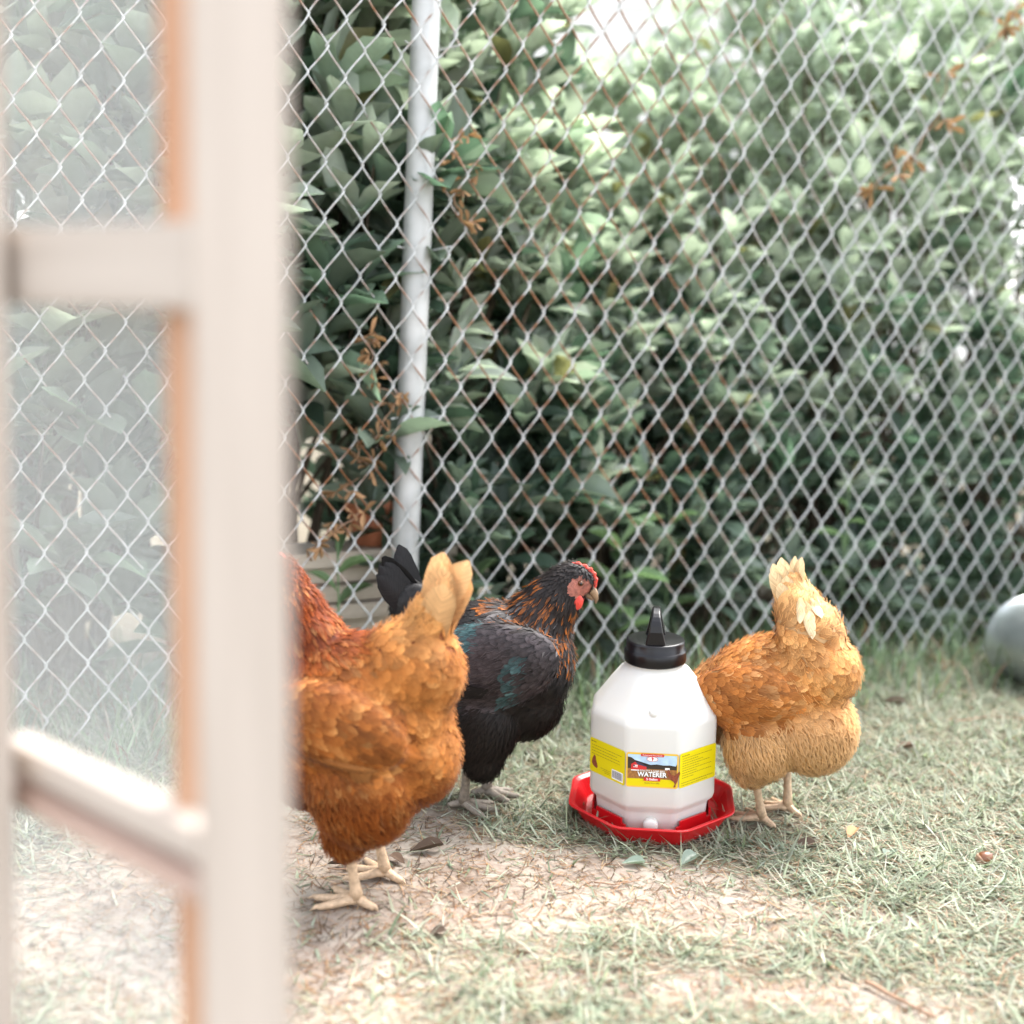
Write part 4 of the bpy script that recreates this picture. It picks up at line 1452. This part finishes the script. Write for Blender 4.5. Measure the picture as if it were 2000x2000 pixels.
def make_hen(spec):
    origin = spec['origin']
    root = empty('hen', (origin[0], origin[1], 0), (0, 0, spec['heading']))
    tag(root, spec['label'], 'hen', 'hens in the run')
    ch, sh = math.cos(-spec['heading']), math.sin(-spec['heading'])

    def local(p):
        d = np.asarray(p) - np.array([origin[0], origin[1], 0])
        return np.array([ch * d[0] - sh * d[1], sh * d[0] + ch * d[1], d[2]])
    trunk = remesh(spec['ells'])
    bvh = BVHTree.FromPolygons([v.co[:] for v in trunk.vertices], [p.vertices[:] for p in trunk.polygons])
    root_bvh[root.name] = bvh
    # legs join the same mesh
    parts = []
    for hock, footpx, tdeg in spec['legs']:
        fp = G(*footpx); fl = local((fp[0], fp[1], float(hgt(fp[0], fp[1]))))
        parts += leg_parts(hock, fl, [(math.radians(a), L) for a, L in tdeg], spec.get('leg_r', .0052))
    lm = vf_mesh('legs', parts)
    bm = bmesh.new(); bm.from_mesh(trunk); nb = len(bm.faces)
    bm.from_mesh(lm)
    bm.faces.ensure_lookup_table()
    me = bpy.data.meshes.new('body'); 
    fz = spec['face']
    for i, f in enumerate(bm.faces):
        f.smooth = True
        if i >= nb: f.material_index = 1
        else:
            c = np.array(f.calc_center_median())
            if fz is not None and fz(c[None])[0]: f.material_index = 2
    bm.to_mesh(me); bm.free()
    me.materials.append(spec['skin']); me.materials.append(spec['legmat']); me.materials.append(M_FACE)
    link('body', me, None, root)
    # plumage
    st = spec['style']
    P, Nn = sample_surface(trunk, lambda p, n: st(p, n)['gap'], spec.get('cand', 80000))
    s = st(P, Nn)
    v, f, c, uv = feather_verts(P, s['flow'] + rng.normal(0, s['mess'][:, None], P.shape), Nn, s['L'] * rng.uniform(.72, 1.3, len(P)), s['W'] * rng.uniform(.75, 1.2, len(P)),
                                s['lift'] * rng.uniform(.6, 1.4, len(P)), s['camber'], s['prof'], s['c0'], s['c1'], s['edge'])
    # loose barbs over the contour feathers soften their edges
    P2, N2 = sample_surface(trunk, lambda p, n: np.where(st(p, n)['gap'] > 0, .0048, -1), 26000)
    s2 = st(P2, N2)
    n2 = len(P2)
    v2, f2, c2, uv2 = feather_verts(P2, s2['flow'] + rng.normal(0, .3, P2.shape), N2, np.minimum(s2['L'] * .6, .014) * rng.uniform(.6, 1.2, n2), np.full(n2, .0006), np.full(n2, .004), s2['camber'],
                                    np.tile(W_FLUFF, (n2, 1)), s2['c0'] * .5 + s2['c1'] * .5, s2['c1'] * 1.12, np.ones(n2))
    f = np.concatenate([f, f2 + len(v)]); v = np.concatenate([v, v2]); c = np.concatenate([c, c2]); uv = np.concatenate([uv, uv2])
    s['lift'] = np.concatenate([s['lift'], np.full(n2, .0048)]); P = np.concatenate([P, P2])
    # drape every feather over the body: nearest surface point plus its own height
    lift_v = np.repeat(s['lift'] * rng.uniform(.6, 1.5, len(P)), 15)
    h_t = .0007 + lift_v * np.clip(uv[:, 1], 0, 1) ** 1.1 + np.repeat(rng.uniform(0, .0008, len(P)), 15)
    h_t = h_t - np.where(np.abs(uv[:, 0]) > .5, .0005, 0)
    nrm = np.zeros_like(v)
    for i in range(len(v)):
        q, nq, _, dd = bvh.find_nearest(v[i])
        v[i] = q + nq * h_t[i]
        nrm[i] = nq
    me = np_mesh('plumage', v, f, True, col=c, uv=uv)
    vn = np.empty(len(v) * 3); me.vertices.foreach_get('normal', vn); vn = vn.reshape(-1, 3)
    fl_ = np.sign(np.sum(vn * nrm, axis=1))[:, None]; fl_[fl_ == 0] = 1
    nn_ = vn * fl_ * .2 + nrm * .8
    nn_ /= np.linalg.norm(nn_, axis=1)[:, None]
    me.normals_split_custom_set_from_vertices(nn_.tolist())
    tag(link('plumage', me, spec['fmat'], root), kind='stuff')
    return root


def smooth01(a, b, x):
    t = np.clip((x - a) / (b - a), 0, 1); return t * t * (3 - 2 * t)


def mixc(a, b, t):
    return np.asarray(a)[None] * (1 - t[:, None]) + np.asarray(b)[None] * t[:, None] if np.ndim(a) == 1 else a * (1 - t[:, None]) + np.asarray(b)[None] * t[:, None]


def hen_style(neck_a, neck_b, neck_r, wing, fluff_z, tailx, cols, face=None, tailz=9.0):
    """neck axis a(head) -> b(shoulder); wing = (cx, cz, rx, rz, pitch, ymin); fluff below fluff_z; cushion behind tailx"""
    na, nb_ = np.array(neck_a), np.array(neck_b)
    ax = nb_ - na; La = np.linalg.norm(ax); axn = ax / La

    def st(P, Nn):
        n = len(P)
        t = (P - na) @ axn / La
        dist = np.linalg.norm(P - na - np.clip(t, -.3, 1.2)[:, None] * ax[None], axis=1)
        rn_ = neck_r * (.62 + .75 * np.clip(t, 0, 1))
        neck = smooth01(1.0, .7, t) * (dist < rn_ * 1.35)
        cx, cz, rx, rz, pit, ymin = wing
        dx, dz = P[:, 0] - cx, P[:, 2] - cz
        c_, s_ = math.cos(pit), math.sin(pit)
        wu = (dx * c_ + dz * s_) / rx; wv = (-dx * s_ + dz * c_) / rz
        iswing = ((wu ** 2 + wv ** 2) < 1.0) & (np.abs(P[:, 1]) > ymin) & (neck < .5)
        fl = smooth01(fluff_z + .045, fluff_z - .03, P[:, 2] + rng.normal(0, .006, n)) * (~iswing)
        cush = smooth01(tailx + .025, tailx - .01, P[:, 0]) * (1 - fl) * (~iswing)
        flow = np.zeros((n, 3)); flow[:, 0] = -1; flow[:, 2] = -.25
        flow = flow * (1 - neck[:, None]) + axn[None] * 1.4 * neck[:, None]
        flow = flow * (1 - fl[:, None]) + np.array([-.55, 0, -1])[None] * fl[:, None]
        cu_dir = np.array([-.55, 0, -.75])
        flow = flow * (1 - .75 * cush[:, None]) + cu_dir[None] * .75 * cush[:, None]
        wdir = np.stack([-np.ones(n) * c_, np.zeros(n), -np.ones(n) * s_ - .18], -1)
        flow = np.where(iswing[:, None], wdir, flow)
        gap = np.full(n, .0066); L = np.full(n, .022); W = np.full(n, .0064)
        lift = np.full(n, .0014); cam = np.full(n, .35); mess = np.full(n, .2)
        edge = np.full(n, 1.08)
        prof = np.tile(W_ROUND, (n, 1))
        # neck hackles
        k = neck > .5
        gap[k] = np.where(t[k] < .12, .0034, .0042); L[k] = .006 + .030 * np.clip(t[k], 0, 1) ** .8; W[k] = .0022 + .0014 * np.clip(t[k], 0, 1); prof[k] = W_LANCE; lift[k] = .0022; mess[k] = .09
        # wing coverts grow towards the back
        k = iswing
        L[k] = .020 + .016 * smooth01(.6, -.8, wu[k]); W[k] = .0055 + .0030 * smooth01(.6, -.8, wu[k]); gap[k] = .0066; lift[k] = .0012; mess[k] = .05; cam[k] = .2
        # fluff
        k = fl > rng.uniform(.25, .75, n)
        gap[k] = .0027; L[k] = .018; W[k] = .0012; prof[k] = W_FLUFF; lift[k] = .0045; mess[k] = .38
        k = cush > .5
        L[k] = .024; W[k] = .0085; gap[k] = .0074; lift[k] = .0017; mess[k] = .24
        up_t = smooth01(tailz - .03, tailz + .02, P[:, 2]) * (P[:, 0] < .02) * (neck < .3)
        flow = flow * (1 - up_t[:, None]) + np.array([-.12, 0, 1.0])[None] * up_t[:, None]
        k = up_t > .5
        L[k] = .034; W[k] = .0075; gap[k] = .0068; lift[k] = .0016; mess[k] = .1; prof[k] = W_ROUND
        body0, body1 = cols['body']; nk0, nk1 = cols['neck']; fl0, fl1 = cols['fluff']; cu0, cu1 = cols['cush']; wg0, wg1 = cols['wing']
        one = np.ones(n)
        c0 = np.tile(body0, (n, 1)).astype(float); c1 = np.tile(body1, (n, 1)).astype(float)
        up = smooth01(.2, .9, Nn[:, 2])
        for tsel, a0, a1 in ((cush, cu0, cu1), (fl, fl0, fl1), (iswing * one, wg0, wg1), (neck, nk0, nk1)):
            c0 = c0 * (1 - tsel[:, None]) + np.array(a0)[None] * tsel[:, None]
            c1 = c1 * (1 - tsel[:, None]) + np.array(a1)[None] * tsel[:, None]
        var = rng.uniform(.72, 1.3, (n, 1))
        low = .5 + .5 * np.sin(P[:, 0:1] * 55 + 3 * np.sin(P[:, 2:3] * 47) + P[:, 1:2] * 31)
        var = var * (.82 + .36 * low)
        var = 1 + (var - 1) * (1 - .55 * fl[:, None])
        if 'extra' in cols: c0, c1, edge = cols['extra'](P, Nn, dict(neck=neck, t=t, wing=iswing, wu=wu, wv=wv, fl=fl, up=up_t), c0, c1, edge)
        c0 = c0 * var; c1 = c1 * var
        if face is not None: gap = np.where(face(P), -1, gap)
        return dict(gap=gap, L=L, W=W, lift=lift, camber=cam, mess=mess, flow=flow, prof=prof, c0=c0, c1=c1, edge=edge)
    return st


def sph(name, c, r, mat, parent, sc=(1, 1, 1)):
    bm = bmesh.new(); bmesh.ops.create_uvsphere(bm, u_segments=20, v_segments=12, radius=r)
    for v in bm.verts: v.co = Vector((v.co.x * sc[0], v.co.y * sc[1], v.co.z * sc[2]))
    o = bm_obj(name, bm, mat, parent, True); o.location = c
    return o


def head_parts(root, hc, pitch, comb_pts, scale=1.0, beakmat=M_BEAK):
    """eyes, beak, comb, wattles in the head's frame: x forward, z up, centre hc"""
    hm = Matrix.Translation(hc) @ Matrix.Rotation(-pitch, 4, 'Y') @ Matrix.Scale(scale, 4)

    def put(o): o.matrix_basis = hm @ o.matrix_basis; return o
    for sgn in (-1, 1):
        e = sph('eye', (.010, sgn * .0178, .004), .0043, M_EYE, root); put(e)
        sph('pupil', (.0006, sgn * .0025, 0), .0023, M_PUPIL, e)
        ear = sph('ear_lobe', (-.008, sgn * .0185, -.004), .0050, M_FACE, root, (.8, .35, 1.2)); put(ear)
        w = sph('wattle', (.017, sgn * .0135, -.024), .0108, M_COMB, root, (1.05, .4, 1.15)); put(w)
    # beak: upper and lower mandible
    up_ = [(.018, 0, .002), (.027, 0, .001), (.035, 0, -.003), (.041, 0, -.0085), (.0435, 0, -.0135)]
    o = tube_obj('upper_beak', up_, [.0092, .0075, .0055, .0034, .0008], beakmat, root, 12); o.scale = (1, .75, 1); put(o)
    lo_ = [(.018, 0, -.0075), (.026, 0, -.0085), (.034, 0, -.0105), (.0375, 0, -.0118)]
    o = tube_obj('lower_beak', lo_, [.006, .0045, .0028, .0008], beakmat, root, 10); o.scale = (1, .75, 1); put(o)
    # serrated single comb, a real slab with rounded edge
    bm = bmesh.new()
    n_ = len(comb_pts)
    A_ = [bm.verts.new((p[0], -.0032, p[1])) for p in comb_pts]; B_ = [bm.verts.new((p[0], .0032, p[1])) for p in comb_pts]
    bm.faces.new(A_); bm.faces.new(B_[::-1])
    for i in range(n_): bm.faces.new((A_[i - 1], A_[i], B_[i], B_[i - 1]))
    bmesh.ops.recalc_face_normals(bm, faces=bm.faces[:])
    o = bm_obj('comb', bm, M_COMB, root); put(o)
    b_ = o.modifiers.new('b', 'BEVEL'); b_.width = .0014; b_.segments = 2
    return hm


COMB = [(-.010, .014), (.004, .015), (.016, .011), (.024, .002), (.031, .001), (.0325, .0075), (.0300, .0130), (.0285, .0185), (.0245, .0190), (.0215, .0245), (.0175, .0235), (.0135, .0275), (.0085, .0245), (.004, .0275), (-.001, .0240), (-.006, .0255), (-.011, .0215), (-.015, .0195)]


def wing_quills(root, side, spots, mat, c0, c1, nrm=(0, 1, .25)):
    for (b, d, L, W, cv) in spots:
        big_feather('flight_feather', root, (b[0], side * b[1], b[2]), (d[0], side * d[1], d[2]), (nrm[0], side * nrm[1], nrm[2]), L, W, cv, 0, np.array(c0) * random.uniform(.85, 1.15), np.array(c1) * random.uniform(.85, 1.15), mat)


# --- rust-brown hen, nearest, half behind the door post
f1 = G(700, 1775); f2 = G(757, 1722)
ORI1 = (f1 + f2) / 2 + np.array([-.022, 0, 0])
ells1 = [(0, 0, .222, .112, .086, .098, -4), (.062, 0, .215, .06, .07, .085), (.055, 0, .165, .055, .058, .06), (-.062, 0, .283, .062, .060, .062), (-.082, 0, .335, .028, .026, .042),
         (.066, 0, .292, .05, .046, .055), (.082, 0, .33, .038, .035, .045), (.096, 0, .362, .029, .027, .034), (.107, 0, .383, .030, .0205, .024),
         (-.022, .045, .15, .062, .042, .065), (-.022, -.045, .15, .062, .042, .065), (.0, .036, .098, .028, .022, .04), (.0, -.036, .098, .028, .022, .04), (-.072, 0, .185, .05, .058, .058),
         (.0, .074, .232, .086, .028, .046, 12), (.0, -.074, .232, .086, .028, .046, 12)]
face1 = lambda p: (p[:, 0] > .110) & (p[:, 2] > .360) & (np.abs(p[:, 1]) > .008) & (p[:, 2] < .398)
def pale_tips(P, Nn, z, c0, c1, edge, amt, pale):
    """some feathers end in a paler tip, gathered in patches"""
    n = len(P)
    patch = .5 + .5 * np.sin(P[:, 0] * 60 + 2.2 * np.sin(P[:, 2] * 70 + 1) + P[:, 1] * 25)
    k = rng.random(n) < amt * patch ** 1.5
    m = rng.uniform(.15, .55, (n, 1)) * k[:, None]
    c1 = c1 * (1 - m) + np.array(pale)[None] * m
    u = z['up'][:, None] * .7
    c0 = c0 * (1 - u) + np.array(pale)[None] * .85 * u; c1 = c1 * (1 - u) + np.array(pale)[None] * 1.15 * u
    return c0, c1, edge


extra1 = lambda P, Nn, z, c0, c1, edge: pale_tips(P, Nn, z, c0, c1, edge, .5, (.52, .26, .085)) if len(P) else (c0, c1, edge)
extra3 = lambda P, Nn, z, c0, c1, edge: pale_tips(P, Nn, z, c0, c1, edge, .6, (.62, .37, .16))
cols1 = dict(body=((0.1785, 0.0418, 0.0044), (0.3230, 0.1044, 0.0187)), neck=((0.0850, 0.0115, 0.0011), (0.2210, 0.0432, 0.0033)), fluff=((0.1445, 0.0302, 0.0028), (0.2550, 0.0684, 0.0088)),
             cush=((0.2295, 0.0684, 0.0110), (0.3910, 0.1476, 0.0341)), wing=((0.1530, 0.0374, 0.0050), (0.3060, 0.1008, 0.0198)), extra=extra1)
SK1 = simple('rust_skin', (.16, .04, .006), .9)
st1 = hen_style((.107, 0, .383), (.055, 0, .265), .046, (0.0, .232, .088, .052, .2, .055), .165, -.03, cols1, face1, tailz=.335)
hen1 = make_hen(dict(origin=ORI1, heading=math.radians(166), label='rust-brown hen half hidden behind the pale door post', ells=ells1, face=face1, skin=SK1, legmat=M_LEGY, fmat=M_FEATH, style=st1,
                     legs=[((-.004, .04, .085), (697, 1772), [(2, .056), (32, .05), (-34, .05), (170, .026)]), ((-.004, -.04, .09), (752, 1716), [(-12, .052), (28, .05), (-42, .054), (165, .028)])], leg_r=.0062))
head_parts(hen1, Vector((.107, 0, .383)), 0, COMB)
for k in range(13):
    t = (k - 6) / 6
    big_feather('tail_feather', hen1, (-.070 - .008 * abs(t), .010 * t, .305 - .012 * abs(t)), (-.30 - .09 * ((k * 5) % 13) / 12, .12 * t, 1.0 - .10 * abs(t)), (-.25, 1.0 if t >= 0 else -1.0, .1),
                  .128 - .020 * abs(t) + random.uniform(-.014, .006), .0165, .10 * (1 if t > 0 else -1), .18, (.46, .23, .085), (.66, .41, .20), M_FEATH, .72)
for sd in (-1, 1):
    for k in range(5):
        tt = k / 4
        big_feather('flight_feather', hen1, (.02 - .02 * tt, sd * .10, .200 - .014 * tt), (-1, sd * -.02, -.10 + .02 * tt), (0, sd, .3), .085 - .03 * tt, .0050, -.10, .02,
                    (.20, .065, .012), (.34, .14, .04), M_FEATH, lay=.0014 + .0003 * (5 - k))

# --- black hen with copper neck, facing right
f1 = G(950, 1560); f2 = G(905, 1582)
ORI2 = (f1 + f2) / 2 + np.array([.014, 0, 0])
ells2 = [(-.005, 0, .205, .115, .080, .092, 8), (.058, 0, .215, .060, .066, .078), (.05, 0, .165, .055, .055, .06), (-.08, 0, .245, .055, .050, .055), (-.108, 0, .282, .036, .024, .04, 30),
         (.064, 0, .270, .048, .044, .050), (.082, 0, .300, .039, .035, .042), (.098, 0, .325, .030, .027, .032), (.112, 0, .337, .030, .0205, .024, -18),
         (-.005, .042, .135, .052, .036, .062), (-.005, -.042, .135, .052, .036, .062), (.0, .042, .088, .028, .022, .036), (.0, -.042, .088, .028, .022, .036), (-.055, 0, .155, .055, .052, .05),
         (.012, .064, .228, .092, .028, .055, 10), (.012, -.064, .228, .092, .028, .055, 10)]
HC2 = (.112, 0, .337)
face2 = lambda p: ((p[:, 0] - .121) ** 2 / .0165 ** 2 + (p[:, 2] - .330) ** 2 / .0155 ** 2 < 1) & (np.abs(p[:, 1]) > .006)


def extra2(P, Nn, z, c0, c1, edge):
    n = len(P)
    # copper edged hackles on the lower neck
    k = (z['neck'] > .4) & (z['t'] > .2) & (rng.random(n) < .28)
    c0[k] = (.03, .02, .015); c1[k] = np.array((.30, .085, .010)) * rng.uniform(.5, 1.2, (k.sum(), 1))
    k2 = (z['neck'] > .4) & ~k & (rng.random(n) < .35) & (z['t'] > .5)
    c1[k2] = (.11, .10, .10)
    # green-blue bar of coverts at the back of the wing, violet-brown sheen painted into the other coverts
    w = z['wing']
    bar = w & (np.abs(z['wu'] + .34 - .25 * z['wv']) < .10)
    bar2 = w & (np.abs(z['wu'] - .42 - .2 * z['wv']) < .12) & (z['wv'] < .25) & (rng.random(n) < .7)
    c0[w] = (.016, .013, .014); c1[w] = (.055, .045, .048)
    c0[bar | bar2] = (.02, .05, .055); c1[bar | bar2] = np.array((.060, .115, .12)) * rng.uniform(.6, 1.3, ((bar | bar2).sum(), 1))
    edge = np.where(w, .7, 1.1)
    return c0, c1, edge


cols2 = dict(body=((.005, .0045, .0045), (.013, .011, .011)), neck=((.009, .007, .007), (.022, .016, .014)), fluff=((.006, .005, .0045), (.016, .011, .009)),
             cush=((.006, .0055, .0055), (.012, .011, .011)), wing=((.02, .018, .02), (.05, .04, .045)), extra=extra2)
SK2 = simple('black_skin', (.012, .010, .010), .9)
st2 = hen_style((.110, 0, .338), (.052, 0, .245), .045, (.010, .226, .098, .060, .18, .048), .160, -.07, cols2, face2)
hen2 = make_hen(dict(origin=ORI2, heading=math.radians(-6), label='black hen with copper-streaked neck and red comb, facing right', ells=ells2, face=face2, skin=SK2, legmat=M_LEGG, fmat=M_FEATHB, style=st2,
                     legs=[((.0, .042, .085), (950, 1556), [(0, .048), (32, .042), (-34, .044), (175, .022)]), ((-.02, -.042, .085), (905, 1578), [(-6, .05), (28, .044), (-44, .046), (178, .022)])], leg_r=.0066))
head_parts(hen2, Vector(HC2), math.radians(-28), COMB)
for k in range(13):
    t = (k - 6) / 6
    big_feather('tail_feather', hen2, (-.085, .012 * t, .262), (-.52 - .16 * abs(t), .16 * t, .92 - .45 * abs(t)), (.2, 1.0 if t >= 0 else -1.0, .1), .118 - .016 * abs(t) + random.uniform(-.006, .006), .0155,
                .14 * (1 if t > 0 else -1), -.28, (.006, .006, .006), (.010, .010, .011), M_FEATHB)
for sd in (-1, 1):
    for k in range(5):
        tt = k / 4
        big_feather('flight_feather', hen2, (.01 - .01 * tt, sd * .10, .194 - .02 * tt), (-1, sd * -.03, .06 + .1 * tt), (0, sd, .3), .092 - .02 * tt, .0075, -.10, .02,
                    (.007, .0065, .007), (.014, .012, .014), M_FEATHB, lay=.0014 + .0003 * (5 - k))

# --- buff hen drinking behind the waterer, seen from the rear
f1 = G(1487, 1618); f2 = G(1530, 1596)
ORI3 = (f1 + f2) / 2 + np.array([-.014, 0, 0])
ells3 = [(0, 0, .195, .108, .080, .076, -18), (.07, 0, .165, .058, .064, .060), (-.066, 0, .236, .054, .058, .050, 0), (-.050, 0, .278, .046, .046, .052, 0), (-.034, 0, .305, .034, .034, .048, -20), (-.018, 0, .325, .018, .028, .040), (-.064, 0, .152, .056, .066, .058), (-.02, 0, .14, .06, .06, .05),
         (-.01, .052, .135, .050, .040, .055), (-.01, -.052, .135, .050, .040, .055), (.0, .05, .098, .028, .024, .030), (.0, -.05, .098, .028, .024, .030),
         (.118, 0, .140, .042, .038, .042), (.150, 0, .112, .031, .028, .034), (.178, 0, .080, .030, .0205, .024, -50),
         (.015, .066, .195, .080, .027, .044, -14), (.015, -.066, .195, .080, .027, .044, -14)]
face3 = lambda p: (p[:, 0] > .176) & (np.abs(p[:, 1]) > .006)
cols3 = dict(body=((0.2850, 0.0861, 0.0158), (0.4465, 0.1804, 0.0436)), neck=((0.2850, 0.0902, 0.0132), (0.4180, 0.1476, 0.0264)), fluff=((0.4750, 0.2460, 0.0858), (0.6650, 0.4100, 0.1980)), cush=((0.3420, 0.1230, 0.0264), (0.5510, 0.2706, 0.0891)), wing=((0.2470, 0.0738, 0.0132), (0.4180, 0.1558, 0.0363)), extra=extra3)
SK3 = simple('buff_skin', (.46, .28, .13), .9)
st3 = hen_style((.178, 0, .078), (.085, 0, .165), .046, (.015, .195, .082, .048, -.25, .05), .178, -.03, cols3, face3, tailz=.30)
hen3 = make_hen(dict(origin=ORI3, heading=math.radians(142), label='pale buff hen drinking behind the waterer, tail raised', ells=ells3, face=face3, skin=SK3, legmat=M_LEGY, fmat=M_FEATH, style=st3,
                     legs=[((-.005, .052, .095), (1487, 1614), [(0, .05), (30, .045), (-34, .046), (172, .022)]), ((-.005, -.052, .095), (1537, 1592), [(0, .05), (30, .045), (-34, .045), (172, .022)])], leg_r=.0058))
head_parts(hen3, Vector((.178, 0, .078)), math.radians(-50), COMB)
for k in range(13):
    t = (k - 6) / 6
    big_feather('tail_feather', hen3, (-.020 - .004 * abs(t), .016 * t, .300 - .008 * abs(t)), (.30 - .34 * ((k * 5) % 13) / 12, .16 * t, 1.0 - .1 * abs(t)), (-.3, 1.0 if t >= 0 else -1.0, .1), .090 - .012 * abs(t) + random.uniform(-.016, .010), .0105,
                .10 * (1 if t > 0 else -1), .15, (.52, .32, .14), (.74, .58, .36), M_FEATH)
for b_, d_, L_ in (((-.052, .026, .335), (-.25, .10, -1), .052), ((-.046, .032, .342), (-.12, .14, -1), .040), ((-.056, .018, .338), (-.4, .06, -1), .034)):
    big_feather('tail_feather', hen3, b_, d_, (-.55, .9, .2), L_, .0062, .12, .05, (.56, .38, .19), (.70, .55, .35), M_FEATH, .35, lay=.005)
